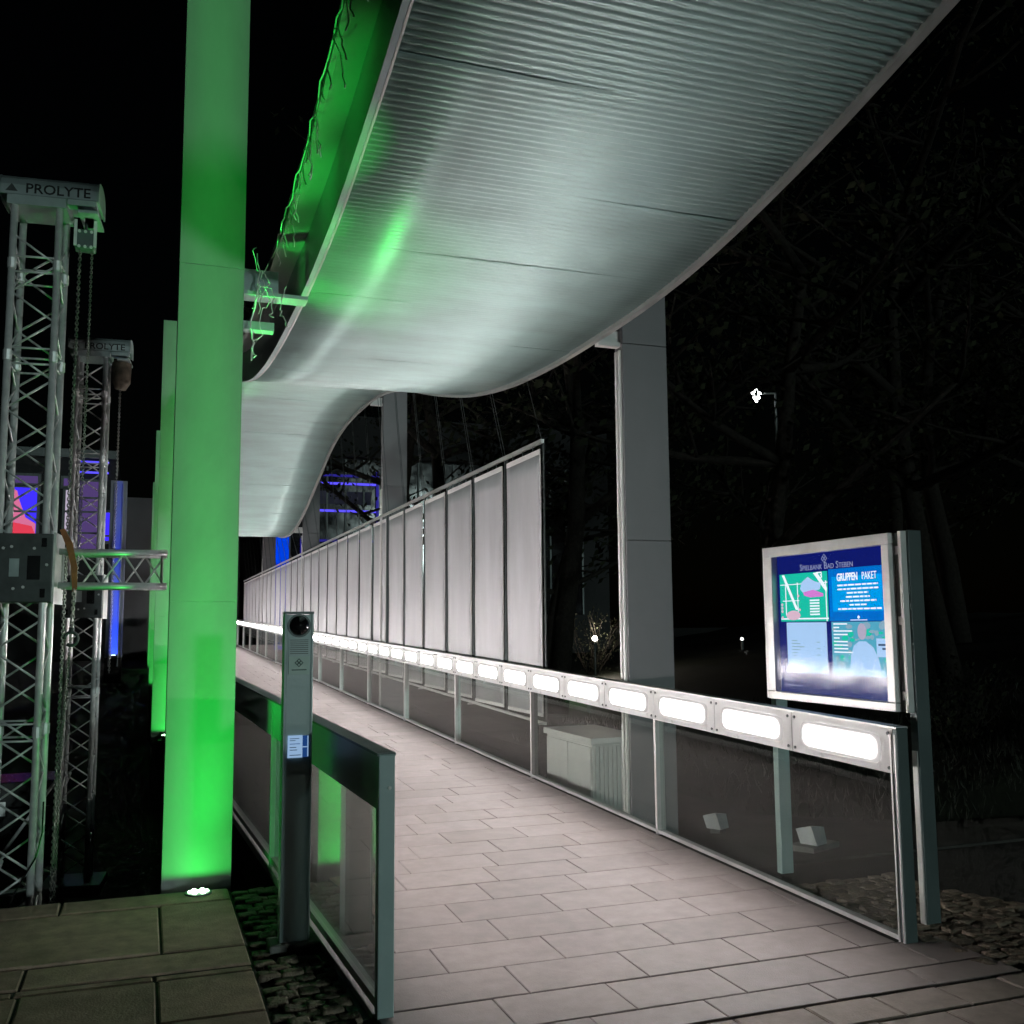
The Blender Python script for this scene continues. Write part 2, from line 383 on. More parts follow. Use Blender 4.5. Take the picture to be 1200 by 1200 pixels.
def railing(name, label, side):
    """side=+1: railing whose lamps face -X; side=-1: lamps face +X"""
    xc = 3.86 if side > 0 else 1.035
    xf = (lambda y: 0.) if side > 0 else RX      # the left railing splays outwards over its first bays
    q = -side                             # lamp direction
    root = thing(name, label, 'railing')
    dif = pillow(.72, .166, .008*q).mesh('diffuser', M_opal)
    ml = BAY/3
    pl = MB(); pl.sweep([(0, -.118), (.010*q, -.118), (.010*q, .118), (0, .118)], [-ml/2+.003, ml/2-.003], lambda y: S*y); plm = pl.mesh('cover_plate', M_plate)
    postm = MB().box(-.037, .037, -.016, .016, -.05, 1.105).mesh('post', M_paint if side < 0 else M_alum)
    end_m = MB().box(-.037, .037, -.03, .03, -.06, 1.115).mesh('end_post', M_paint if side < 0 else M_dpaint)
    for n in range(NB+1):
        y = 4.53 + n*BAY
        zz = W(y)
        if n == 0:
            link('end_post', end_m, root, loc=(xc, y, .0), bevel=.005)
            if side > 0:
                for dx in (-.041,): B('cover_strip', M_alum, root, xc+dx-.004, xc+dx+.004, y-.024, y-.012, -.03, 1.08); B('cover_strip', M_alum, root, xc+dx-.004, xc+dx+.004, y+.012, y+.024, -.03, 1.08)
            else:
                cap = MB().tube([(xc+.012, y-.031, .97), (xc+.012, y-.036, .97)], .008, 10).build('cap_screw', M_white, root)
        else: link('post', postm, root, loc=(xc+xf(y), y, zz))
        if n == NB: break
        a, b = y + .018 + (.014 if n == 0 else 0), y + BAY - .018
        # band housing, top cap, glass pane, bottom rails
        MB().sweep([(xc-.028, .868), (xc+.028, .868), (xc+.028, 1.108), (xc-.028, 1.108)], [y+.0165+(.015 if n == 0 else 0), y+BAY-.0165], W, xf).build('band_panel', M_paint if side < 0 else M_alum, root)
        MB().sweep([(xc-.006, .024 if side > 0 else .060), (xc+.006, .024 if side > 0 else .060), (xc+.006, .872), (xc-.006, .872)], [a+.004, b-.004], W, xf).build('glass_pane', M_glass if side > 0 else M_smoke, root)
        zb = lambda yy: W(yy)
        MB().sweep([(xc-.034*side, .002), (xc+.018*side, .002), (xc+.018*side, .026), (xc-.034*side, .026)] if side > 0 else [(xc-.030, .022), (xc+.02, .022), (xc+.02, .062), (xc-.030, .062)], [a, b], W, xf).build('bottom_rail', M_alum, root)
        if side < 0: MB().sweep([(xc-.045, -.052), (xc-.005, -.052), (xc-.005, .004), (xc-.045, .004)], [a-.01, b+.01], W, xf).build('base_rail', M_alum, root)
        for k in range(3):
            yc = y + (k+.5)*ml; zc = W(yc) + .99
            xp = xc + xf(yc) + .0285*q
            u = link('lamp_cover', plm, root, loc=(xp, yc, zc), rot=(0, 0, -math.atan((xf(yc+.1)-xf(yc-.1))/.2)))
            d = link('diffuser', dif, u, loc=(.0105*q, 0, 0), smooth=True); d.rotation_euler = (math.atan(S), 0, 0)
            if n < 5:
                for sy in (-1, 1):
                    for sz in (-1, 1): link('screw', scr, u, loc=(.0125*q, sy*(ml/2-.035), sz*.092 + sy*S*(ml/2-.035)), rot=(0, 0, PI if q > 0 else 0))
    MB().sweep([(xc-.042, 1.109), (xc+.042, 1.109), (xc+.042, 1.121), (xc-.042, 1.121)], [4.505, 4.53+2*BAY, 4.53+NB*BAY], W, xf).build('top_cap', M_dpaint if side < 0 else M_alum, root)
    return root
rail_r = railing('glass_railing', 'glass railing with glowing white lamp boxes below the row of white banners', 1)
rail_l = railing('glass_railing', 'glass railing with a plain green grey top band beside the green columns', -1)

# ------------------------------------------------------------------ wave canopy
KN = [(-2.5, 5.74), (-1, 5.70), (.5, 5.50), (2, 5.21), (3.1, 4.955), (3.75, 4.80), (4.35, 4.652), (4.75, 4.56), (5.3, 4.455), (5.8, 4.37), (6.4, 4.295), (7.2, 4.245), (8, 4.235), (8.8, 4.242), (9.6, 4.275), (10.4, 4.34), (11.36, 4.47), (12.2, 4.63), (13.27, 4.88), (15, 5.33), (16.7, 5.65), (18.9, 5.77), (20.7, 5.70), (22.1, 5.47), (23.4, 5.12), (25, 4.71), (26.9, 4.34), (28.5, 4.24), (30.2, 4.33), (32, 4.6), (34, 5.0), (36, 5.3)]
def CZ(y):
    n = len(KN)
    for i in range(n-1):
        if y <= KN[i+1][0] or i == n-2: break
    x0, z0 = KN[i]; x1, z1 = KN[i+1]; h = x1-x0
    def sl(k):
        if k == 0 or k == n-1: a, b = (0, 1) if k == 0 else (n-2, n-1); return (KN[b][1]-KN[a][1])/(KN[b][0]-KN[a][0])
        return (KN[k+1][1]-KN[k-1][1])/(KN[k+1][0]-KN[k-1][0])
    t = (y-x0)/h; m0, m1 = sl(i)*h, sl(i+1)*h
    return (2*t**3-3*t*t+1)*z0 + (t**3-2*t*t+t)*m0 + (-2*t**3+3*t*t)*z1 + (t**3-t*t)*m1
CX0, CX1 = 1.10, 3.70
can = thing('wave_canopy', 'long corrugated metal canopy waving above the tiled walkway', 'canopy')
PITCHC = .0505; NC = 19; PL = PITCHC*NC
y = -2.0; k = 0
while y < 35:
    b = MB(); seg = 8; rows_ = NC*seg + 1; nx = 5
    for i in range(rows_ + 3):
        yy = y + i*PITCHC/seg
        dz = .0052*math.cos(2*PI*i/seg) - .001 + .0022*(i/rows_)
        for j in range(nx):
            x = CX0 + (CX1-CX0)*j/(nx-1)
            b.v.append((x, yy, CZ(yy) + dz + .004*math.sin(x*1.7+k*2.1)))
    for i in range(rows_ + 2):
        for j in range(nx-1): b.f.append((i*nx+j, i*nx+j+1, (i+1)*nx+j+1, (i+1)*nx+j))
    o = b.build('roof_sheet', M_sheet, can, smooth=True)
    sm = o.modifiers.new('thickness', 'SOLIDIFY'); sm.thickness = .003; sm.offset = 1
    y += PL; k += 1
YE = y
ys = [-2 + i*.2 for i in range(int((YE+2)/.2)+1)]
MB().sweep([(1.06, -.025), (1.098, -.025), (1.098, .37), (1.06, .37)], ys, CZ).build('fascia', M_paint, can)
MB().sweep([(.90, .30), (1.058, .34), (1.058, .37), (.88, .33), (.88, .40), (.868, .40), (.868, .30)], ys, CZ).build('gutter', M_column, can)
MB().sweep([(3.702, -.035), (3.755, -.035), (3.755, .11), (3.702, .11)], ys, CZ).build('edge_trim', M_trim, can)
MB().sweep([(1.0985, -.028), (1.112, -.028), (1.112, -.012), (1.0985, -.012)], ys, CZ).build('edge_strip', M_trim, can)
yy = -1.5
while yy < 35:
    c = CZ(yy); B('purlin', M_steel, can, 1.10, 3.70, yy-.03, yy+.03, c+.02, c+.12); yy += 2.4

# ------------------------------------------------------------------ columns
CH = 6.65
LCY = [7.20, 16.9, 26.7, 36.4]
LBZ = [0.0, .04, .27, .40]
lab_l = ['tall slab column flooded with green light, behind the intercom pillar', 'green lit slab column right behind the one that stands at the pavement edge', 'green lit slab column, third in line from the pavement edge', 'green lit slab column farthest from the pavement edge']
def spot(name, loc, target, col, e, size, blend, parent, rad=.04):
    l = bpy.data.lights.new(name, 'SPOT'); l.energy = e; l.color = col; l.spot_size = R(size); l.spot_blend = blend; l.shadow_soft_size = rad
    o = bpy.data.objects.new(name, l); COL.objects.link(o); o.location = loc; o.parent = parent
    d = Vector(target) - Vector(loc); o.rotation_euler = (-d).to_track_quat('Z', 'Y').to_euler(); return o
led_m = emit('green_led', (.55, 1, .6), 14.)
ledb_m = emit('blue_led', (.35, .5, 1), 14.)
def washer(name, loc, off, col, e, parent, s0=.032):
    """lamp with a narrow wall-washing light distribution towards +Y, strongest straight up"""
    l = bpy.data.lights.new(name, 'POINT'); l.energy = e; l.color = col; l.shadow_soft_size = .03; l.use_nodes = True
    N = l.node_tree.nodes; L = l.node_tree.links; E_ = N['Emission']
    tc = N.new('ShaderNodeTexCoord'); sx = N.new('ShaderNodeSeparateXYZ'); L.new(tc.outputs['Normal'], sx.inputs[0])
    def mt(op, a=None, b=None, va=0., vb=0.):
        n = N.new('ShaderNodeMath'); n.operation = op; n.inputs[0].default_value = va; n.inputs[1].default_value = vb
        if a is not None: L.new(a, n.inputs[0])
        if b is not None: L.new(b, n.inputs[1])
        return n.outputs[0]
    ny = mt('MULTIPLY', sx.outputs[1], vb=WSIGN); pos = mt('MAXIMUM', ny, vb=0.)
    core = mt('POWER', mt('ADD', pos, vb=s0), vb=-3.)
    ratio = mt('DIVIDE', sx.outputs[0], mt('ADD', mt('MULTIPLY', pos, vb=1.15), vb=.006)); gs_ = mt('POWER', va=2.718, b=mt('MULTIPLY', mt('MULTIPLY', ratio, ratio), vb=-1.))
    on = mt('GREATER_THAN', ny, vb=.0); upw = mt('GREATER_THAN', mt('MULTIPLY', sx.outputs[2], vb=WSIGN), vb=.05)
    st_ = mt('MULTIPLY', mt('MULTIPLY', core, gs_), mt('MULTIPLY', on, upw)); L.new(st_, E_.inputs['Strength'])
    o = bpy.data.objects.new(name, l); COL.objects.link(o); o.location = loc; o.parent = parent; return o
WSIGN = 1.
def uplight(x, y, z, label, col, face, e1, lm, spill=620, group='floodlights at the column feet'):
    t = thing('uplight', label, 'floodlight', group, (x, y, z))
    MB().tube([(0, 0, -.055), (0, 0, 0)], [.075, .085], 20).build('housing', M_steel, t, smooth=False)
    MB().tube([(0, 0, .001), (0, 0, .012)], [.086, .084], 20).build('bezel', M_steel, t)
    for i in range(7):
        a = 2*PI*i/6; rr_ = 0 if i == 6 else .05
        p = (math.cos(a)*rr_, math.sin(a)*rr_)
        MB().tube([(*p, .0125), (*p, .022)], [.016, .011], 8).build('led_lens', lm, t)
    washer('wall_washer', (0, 0, .05), -face, col, e1, t)
    if spill: [spot('gutter_beam', (0, 0, .05), (.34, dy_, 4.75), col, spill*1.5, 15, 1, t, .02) for dy_ in (-1.5, -.6)]; spot('canopy_beam', (0, 0, .05), (.98, .30, 4.2), col, spill*.5, 38, 1, t, .22)
    return t
GREEN = (.03, 1, .10)
up_lab = ['small round floodlight shining green at the foot of the column by the pavement edge', 'small round floodlight at the foot of the second green column', 'small round floodlight at the foot of the third green column', 'small round floodlight at the foot of the farthest green column']
for i, (yc, bz) in enumerate(zip(LCY, LBZ)):
    gz = PIT if yc < 30 else .35
    t = thing('slab_column', lab_l[i], 'column', 'slab columns along the yard side', (0, 0, 0))
    hs = [gz-.05, 1.86, 4.22, CH]
    for a, b_ in zip(hs[:-1], hs[1:]): B('column_section', M_column, t, .16, .60, yc, yc+.22, a+.0004, b_-.0004, bevel=.0015)
    # bracket to canopy
    c = CZ(yc+.12) if yc < 35 else 5.2
    B('bracket_flange', M_paint, t, .601, 1.056, yc+.03, yc+.19, c-.19, c-.165)
    B('bracket_web', M_paint, t, .601, .85, yc+.10, yc+.12, c-.163, c+.02)
    B('bracket_lower_arm', M_paint, t, .601, .82, yc+.05, yc+.15, c-.44, c-.38)
    B('light_ledge', M_steel, t, .26, .50, yc-.36, yc-.002, bz-.075, bz-.057)
    uplight(.38, yc-.25, bz, up_lab[i], GREEN, -.25, 6.4, led_m)
lab_r = ['grey slab column with a white channel, behind the lit railing near the display', 'grey slab column rising behind the white banners, next beyond the one by the display', 'grey slab column beside the dark building front behind the banners', 'grey slab column in the row behind the banners, farthest along the walkway']
for i, yc in enumerate([8.0, 17.75, 27.5, 37.3]):
    t = thing('slab_column', lab_r[i], 'column', 'slab columns behind the banners')
    gz = -.45
    hs = [gz, 2.42, 4.2, 6.2]
    for a, b_ in zip(hs[:-1], hs[1:]): B('column_section', M_gcol, t, 3.975, 4.42, yc, yc+.16, a+.0015, b_-.0015, bevel=.005)
    B('channel', M_white, t, 3.955, 3.973, yc+.03, yc+.065, gz+.4, 4.14); B('channel', M_white, t, 3.955, 3.973, yc+.09, yc+.13, gz+.4, 4.14)  # white strips stand in for the column side lit by the lamps
    c = CZ(min(yc, 34.5))
    B('bracket_arm', M_white, t, 3.757, 3.974, yc+.04, yc+.12, c-.06, c-.02)
    B('bracket_web', M_white, t, 3.757, 3.974, yc+.07, yc+.09, c-.018, c+.09)

# ------------------------------------------------------------------ icicle light strings on the gutter
def squiggle(p0, n, step, drift, amp, r=.0028):
    p = Vector(p0); pts = [p.copy()]
    for i in range(n):
        p = p + Vector(drift)*step + Vector((random.uniform(-amp, amp), random.uniform(-amp, amp), random.uniform(-amp, amp))); pts.append(p.copy())
    return pts
st = thing('light_string', 'unlit white icicle light string hanging along the canopy gutter', 'light string')
main = MB(); pts = []
yy = 3.2
while yy < 8.0:
    pts.append((.858 + random.uniform(-.01, .006), yy, CZ(yy) + .325 + random.uniform(-.03, .03))); yy += .12
main.tube(pts, .005, 5)
main.build('main_wire', M_wire, st)
yy = 3.3
while yy < 7.4:
    z = CZ(yy) + .32
    MB().tube(squiggle((.858, yy, z), random.randint(4, 9), .035, (0.1, .1, -1), .016), .0045, 4).build('drop_wire', M_wire, st); yy += random.uniform(.08, .2)
st2 = thing('light_string', 'tangled white light string hung around the canopy bracket by the green column', 'light string')
cb = CZ(7.3)
for i in range(7):
    x = random.uniform(.64, .92); z = cb - .15 + random.uniform(0, .3)
    MB().tube(squiggle((x, 7.17, z), random.randint(8, 16), .03, (random.uniform(-.3, .2), 0, -1), .028), .0035, 4).build('wire', M_wire, st2)
MB().tube(squiggle((.70, 7.16, cb-.14), 12, .045, (-.12, 0, -1), .02), .006, 5).build('wire', M_wire, st2)

# ------------------------------------------------------------------ banners and their frame
XB = 3.97
fr = thing('cable_rack', 'slim metal rails and cables holding the row of white banners', 'rack')
TOPZ = 3.65; BOTZ = .66
B('top_rail', M_alum, fr, XB-.02, XB+.02, 9.96, 44.5, TOPZ-.02, TOPZ+.02)
def BZ(y): return BOTZ + max(0, W(y)-.14)*1.0
MB().sweep([(XB-.014, -.014), (XB+.014, -.014), (XB+.014, .014), (XB-.014, .014)], [9.96, 44.5], BZ).build('bottom_rail', M_alum, fr)
ban_c = 0; yb = 10.03
cabm = {}
SPB = 1.232
for n in range(28):
    wd = 1.075 if n not in (5, 6) else 1.0
    a = yb + n*SPB + (.04 if n == 6 else 0); b_ = a + wd
    lab = {0: 'tall white banner with weathered face, end one of the row towards the display', 6: 'tall white banner beside the widest gap in the banner row'}.get(n, 'tall white banner in the row above the lit railing')
    t = thing('banner', lab, 'banner', 'white banners in the row above the lit railing', (XB, (a+b_)/2, 0))
    zt = TOPZ - .13; zb = BZ(a) + .10
    bw = (b_-a)/2
    g_ = MB(); ny, nz = 8, 14; ph = random.uniform(0, 6)
    for i in range(nz+1):
        for j in range(ny+1):
            u = j/ny; v = i/nz
            pin = 1 - .012*math.sin(PI*v)
            g_.v.append((.010*math.sin(PI*u)*math.sin(PI*v) + .004*math.sin(9*v+ph+3*u), (-bw + 2*bw*u)*pin, zb + (zt-zb)*v))
    for i in range(nz):
        for j in range(ny): g_.f.append((i*(ny+1)+j, i*(ny+1)+j+1, (i+1)*(ny+1)+j+1, (i+1)*(ny+1)+j))
    o = g_.build('cloth', M_banner, t, smooth=True); sm = o.modifiers.new('thickness', 'SOLIDIFY'); sm.thickness = .002
    B('top_hem', M_hem, t, -.006, .006, -bw, bw, zt-.002, zt+.055, bevel=.002); B('bottom_hem', M_hem, t, -.006, .006, -bw, bw, zb-.035, zb+.002)
    B('side_hem', M_hem, t, -.0065, .0065, -bw-.004, -bw+.012, zb, zt)
    if n < 14:
        for s_ in (-.6, 0, .6):
            MB().tube([(0, s_*bw, zt+.05), (0, s_*bw, TOPZ-.018)], .004, 5).build('clip', M_steel, t)
            MB().tube([(0, s_*bw, zb-.03), (0, s_*bw, zb-.088)], .004, 5).build('clip', M_steel, t)
    for yc in ((a-.035, b_+.04) if n else (a-.05, b_+.04)):
        top = CZ(min(yc, 34.9)) + .02
        MB().tube([(3.80, yc, top), (XB+.0, yc, TOPZ+.016)], .0045, 5).build('cable', M_steel, fr)
        MB().tube([(XB+.022, yc, TOPZ-.02), (XB+.022, yc, BZ(yc)-.01)], .011, 6).build('upright', M_steel, fr)
    # two clamp feet to the railing
    if n % 2 == 0: B('bracket', M_alum, fr, 3.898, XB+.0, a-.06, a-.045, BZ(a)-.012, BZ(a)+.010)

# ------------------------------------------------------------------ lit information display
KX = 4.10
kd = thing('display_case', 'lit information display in a white frame at the end of the railing', 'display', None, (0, 0, 0))
for yp in (4.755, 6.135):
    B('post', M_dpaint if yp < 5 else M_paint, kd, 4.165, 4.26, yp-.03, yp+.03, -.03, 2.215, bevel=.005)  # near post painted darker to stand in for the weaker light there
    B('side_bar', M_white, kd, 4.125, 4.164, yp-.013, yp+.013, 1.165, 2.21)
    for zz in (1.26, 1.69, 2.1): B('hinge', M_white, kd, 4.13, 4.155, *(((yp+.013), (yp+.05)) if yp < 5 else ((yp-.075), (yp-.013))), zz-.025, zz+.025)
B('post_edge_strip', M_alum, kd, 4.158, 4.1645, 4.735, 4.775, .0, .95)  # bright metal strip stands in for lamplight on the post's side
ya, yb_ = 4.80, 6.065
B('case_back', M_white, kd, KX+.03, KX+.12, ya, yb_, 1.167, 2.203)
for nm, a in (('frame_rail', (ya, yb_, 2.137, 2.203)), ('frame_rail', (ya, yb_, 1.167, 1.218)), ('frame_stile', (ya, ya+.062, 1.2185, 2.1365)), ('frame_stile', (yb_-.085, yb_, 1.2185, 2.1365))):
    B(nm, M_alum, kd, KX-.02, KX+.029, *a, bevel=.004)
SY0, SY1, SZ0, SZ1 = ya+.0625, yb_-.0855, 1.2187, 2.1363   # visible screen
SW, SH = SY1-SY0, SZ1-SZ0
def sp(u, v, d): return (KX + .028 - d, SY1 - u*SW, SZ1 - v*SH)     # u to the right, v down
def panel(name, m, u0, v0, u1, v1, d, par):
    return MB().prism([sp(u0, v0, d), sp(u1, v0, d), sp(u1, v1, d), sp(u0, v1, d)], (.0008, 0, 0)).build(name, m, par)
def poly(name, m, pts, d, par): return MB().prism([sp(u, v, d) for u, v in pts], (.0008, 0, 0)).build(name, m, par)
def ell(cx, cy, rx, ry, n=20): return [(cx+rx*math.cos(2*PI*i/n), cy+ry*math.sin(2*PI*i/n)) for i in range(n)]
E_navy = emit('screen_navy', (.006, .012, .16), .9); E_teal = emit('screen_green', (.01, .50, .36), 1.1); E_blue = emit('screen_blue', (.0, .16, .62), 1.0)
E_blue2 = emit('screen_bright_blue', (.0, .34, .85), 1.0); E_pale = emit('screen_pale', (.45, .68, 1.0), .95); E_white = emit('screen_white', (.85, .92, 1), 1.1)
E_cyan = emit('screen_cyan', (.10, .45, .62), .9); E_grey = emit('screen_grey', (.33, .52, .66), .8); E_pink = emit('screen_pink', (.72, .22, .68), 1.0); E_dark = emit('screen_ink', (.06, .12, .25), .8)
E_rose = emit('screen_rose', (.75, .5, .62), 1.0); E_skin = emit('screen_skin', (.52, .47, .62), .9); E_foot = emit('screen_footer', (.02, .03, .17), .8)
s0 = panel('screen', E_navy, 0, 0, 1, 1, .000, kd)
a = panel('map_poster', E_teal, .025, .135, .49, .485, .002, kd)
poly('street', E_white, [(.05, .14), (.075, .14), (.205, .40), (.18, .40)], .003, a)
poly('street', E_white, [(.36, .14), (.40, .14), (.485, .25), (.48, .285)], .003, a)
for (u0, v0, u1, v1) in ((.03, .21, .49, .216), (.05, .33, .22, .336), (.03, .46, .49, .47), (.20, .2, .207, .42), (.47, .2, .478, .485), (.08, .21, .088, .44)): panel('street_line', E_white, u0, v0, u1, v1, .003, a)
poly('map_area', E_pale, [(.23, .25), (.25, .2), (.31, .165), (.37, .20), (.43, .215), (.42, .26), (.34, .275), (.26, .28)], .0036, a)
poly('map_area', E_pink, [(.26, .275), (.36, .26), (.45, .29), (.45, .31), (.33, .315), (.27, .30)], .0042, a)
poly('map_area', E_rose, ell(.155, .44, .07, .035), .0036, a)
for i in range(6): panel('legend_line', E_white, .32, .33+i*.02, .41, .341+i*.02, .0036, a)
for (u, v) in ((.035, .36), (.035, .385), (.035, .41), (.035, .455), (.21, .40), (.20, .30)): poly('map_marker', E_rose, ell(u+.01, v, .011, .011, 10), .0042, a)
text('T3', .058, faceX(*sp(.42, .162, .0052)), E_white, 'map_number', a, bold=.0015)
a = panel('offer_poster', E_blue, .50, .125, 1, .485, .002, kd)
panel('offer_field', E_blue2, .53, .18, .95, .42, .0028, a)
text('GRUPPEN', .066, faceX(*sp(.668, .188, .0048)), E_white, 'offer_title', a, bold=.0018, sx=.70)
text('PAKET', .066, faceX(*sp(.852, .188, .0048)), E_white, 'offer_title', a, sx=.70)
for i, (u0, u1) in enumerate(((.58, .92), (.58, .92), (.66, .84), (.65, .85), (.60, .90), (.68, .82), (.58, .94))):
    v = .236 + i*.027
    u = u0
    while u < u1:
        l_ = random.uniform(.02, .06); panel('print_line', E_white, u, v, min(u+l_, u1), v+.011, .0042, a); u += l_ + .008
poly('offer_emblem', E_white, [(.75, .447), (.762, .46), (.75, .473), (.738, .46)], .0042, a); panel('print_line', E_white, .68, .476, .82, .481, .0042, a)
a = panel('sheet_poster', E_pale, .08, .492, .465, .85, .002, kd)
for i in range(6): panel('print_line', E_grey, .13, .62+i*.022, .13+random.choice((.05, .08, .12)), .626+i*.022, .003, a); 
for i in range(3): panel('print_line', E_grey, .37, .63+i*.045, .40, .635+i*.045, .003, a)
a = panel('photo_poster', E_cyan, .51, .49, 1, .85, .002, kd)
for i in range(60):
    u, v = random.uniform(.52, .98), random.uniform(.50, .80); poly('photo_blotch', random.choice((E_grey, E_cyan, E_teal, E_grey)), ell(u, v, random.uniform(.012, .04), random.uniform(.008, .025), 9), .0022 + i*.00001, a)
poly('photo_shirt', E_pale, [(.66, .85), (.67, .72), (.70, .65), (.745, .62), (.80, .62), (.86, .66), (.90, .74), (.92, .85)], .0038, a)
poly('photo_head', E_skin, ell(.772, .555, .036, .055), .0046, a)
panel('photo_card', E_pale, .885, .60, .995, .72, .0038, a); panel('print_line', E_dark, .90, .635, .98, .648, .0046, a); panel('print_line', E_dark, .93, .66, .98, .673, .0046, a)
for i in range(9): panel('print_line', E_white, .53, .50+i*.024, .53+random.choice((.05, .12, .16)), .509+i*.024, .0044, a)
panel('footer', E_foot, 0, .853, 1, 1, .002, kd)
E_fa = emit('screen_faint', (.32, .36, .62), .8)
text('Spielbank Bad Steben', .062, faceX(*sp(.48, .098, .004)), E_fa, 'title_lettering', kd, caps=True, sx=1.02)
def emblem(cx, cy, s_, m_, par, d=.004):
    for (dx, dy) in ((0, -.5), (.5, 0), (0, .5), (-.5, 0)):
        b = MB(); u_, v_ = cx+dx*s_*SH/SW, cy+dy*s_
        o1 = [(u_ + s_*.62*c*SH/SW, v_ + s_*.62*sn) for c, sn in ((0, -1), (1, 0), (0, 1), (-1, 0))]; i1 = [(u_ + s_*.40*c*SH/SW, v_ + s_*.40*sn) for c, sn in ((0, -1), (1, 0), (0, 1), (-1, 0))]
        for k in range(4):
            k2 = (k+1) % 4; b.prism([sp(*o1[k], d), sp(*o1[k2], d), sp(*i1[k2], d), sp(*i1[k], d)], (.0006, 0, 0))
        b.build('emblem_loop', m_, par)
emblem(.47, .045, .030, E_fa, kd)
emblem(.46, .945, .018, E_fa, kd)
text('.', .01, faceX(*sp(.9, .99, .004)), E_foot, 'print_dot', kd)
for i in range(5): panel('print_line', E_fa, .04+i*.022, .90, .054+i*.022, .915, .003, kd)
panel('print_line', E_fa, .04, .945, .22, .952, .003, kd)
MB().box(KX-.012, KX-.008, SY0-.0003, SY1+.0003, SZ0-.0003, SZ1+.0003).build('glass_pane', M_pane, kd)

# ------------------------------------------------------------------ intercom pillar
ip = thing('intercom_pillar', 'slim grey green intercom pillar with a dark camera dome at its top', 'intercom', None, (0, 0, 0))
PX0, PX1, PYF = .722, .878, 5.62
B('pillar_body', M_paint, ip, PX0+.012, PX1-.012, PYF+.004, PYF+.09, .03, 1.748, bevel=.002)
for x0 in (PX0, PX1-.0115): B('edge_profile', M_paint, ip, x0, x0+.0115, PYF, PYF+.095, .03, 1.752, bevel=.002)
B('pillar_cap', M_dpaint, ip, PX0-.002, PX1+.002, PYF-.002, PYF+.097, 1.7525, 1.765)
B('base_plate', M_conc, ip, PX0-.055, PX1+.055, PYF-.045, PYF+.14, -.03, .03, bevel=.012)
dm = MB(); n = 20
for k in range(6):
    a_ = k/5*PI/2; r_ = .056*math.cos(a_); d_ = .032*math.sin(a_)
    for i in range(n): t_ = 2*PI*i/n; dm.v.append((.800 + r_*math.cos(t_), PYF + .004 - d_, 1.688 + r_*math.sin(t_)))
for k in range(5):
    for i in range(n): i2 = (i+1) % n; dm.f.append((k*n+i, k*n+i2, (k+1)*n+i2, (k+1)*n+i))
M_dome = mat('dome_glass', (.006, .006, .007), .05, var=.05, spec=.9)
dome = dm.build('camera_dome', M_dome, ip, smooth=True)
MB().tube([(.800, PYF+.004, 1.688), (.800, PYF-.002, 1.688)], .064, 24).build('dome_ring', M_dpaint, ip)
B('face_plate', M_paint, ip, .745, .858, PYF-.001, PYF+.003, 1.425, 1.625)
for i in range(8): B('speaker_slot', M_dpaint, ip, .752, .850, PYF-.0022, PYF-.0012, 1.535+i*.0105, 1.5395+i*.0105)
M_label = mat('pale_green_label', (.42, .56, .5), .5, var=.05)
lb = B('label_plate', M_label, ip, .746, .857, PYF-.0028, PYF-.0012, 1.425, 1.522)
M_ink = mat('dark_ink', (.05, .09, .08), .6)
for (dx, dz) in ((0, .011), (.011, 0), (0, -.011), (-.011, 0)):
    b = MB(); cx, cz = .801+dx, 1.488+dz
    for k in range(4):
        c = [(0, .013), (.013, 0), (0, -.013), (-.013, 0)]; i_ = [(p*.55, q*.55) for p, q in c]; k2 = (k+1) % 4
        b.prism([(cx+c[k][0], PYF-.0036, cz+c[k][1]), (cx+c[k2][0], PYF-.0036, cz+c[k2][1]), (cx+i_[k2][0], PYF-.0036, cz+i_[k2][1]), (cx+i_[k][0], PYF-.0036, cz+i_[k][1])], (0, .0006, 0))
    b.build('emblem_loop', M_ink, lb)
B('print_line', M_ink, lb, .762, .842, PYF-.0035, PYF-.003, 1.447, 1.452)
E_sheet = emit('backlit_notice', (.42, .66, 1), .62); E_nb = emit('backlit_notice_blue', (.02, .08, .3), .6)  # paper notice, brightened by a slight glow of its own
nt = B('lit_notice', E_sheet, ip, .748, .826, PYF-.004, PYF+.0035, .983, 1.10)
B('lit_notice_side', E_nb, ip, .8265, .858, PYF-.003, PYF+.0035, .985, 1.098)
for zz in (1.036,): B('notice_line', E_sheet, ip, .8265, .858, PYF-.0045, PYF-.0031, zz, zz+.005)
B('notice_line', E_sheet, ip, .852, .8575, PYF-.0045, PYF-.0031, .987, 1.0355); B('notice_line', E_sheet, ip, .852, .8575, PYF-.0045, PYF-.0031, 1.0415, 1.097)
for i, (l_, zz) in enumerate(((.05, 1.082), (.03, 1.072), (.055, 1.054), (.035, 1.036), (.04, 1.022), (.06, .995))): B('print_line', E_nb if i == 2 else mat('ink%d' % i, (.2, .35, .6), .6), nt, .758, .758+l_, PYF-.0048, PYF-.0041, zz, zz+.0035)

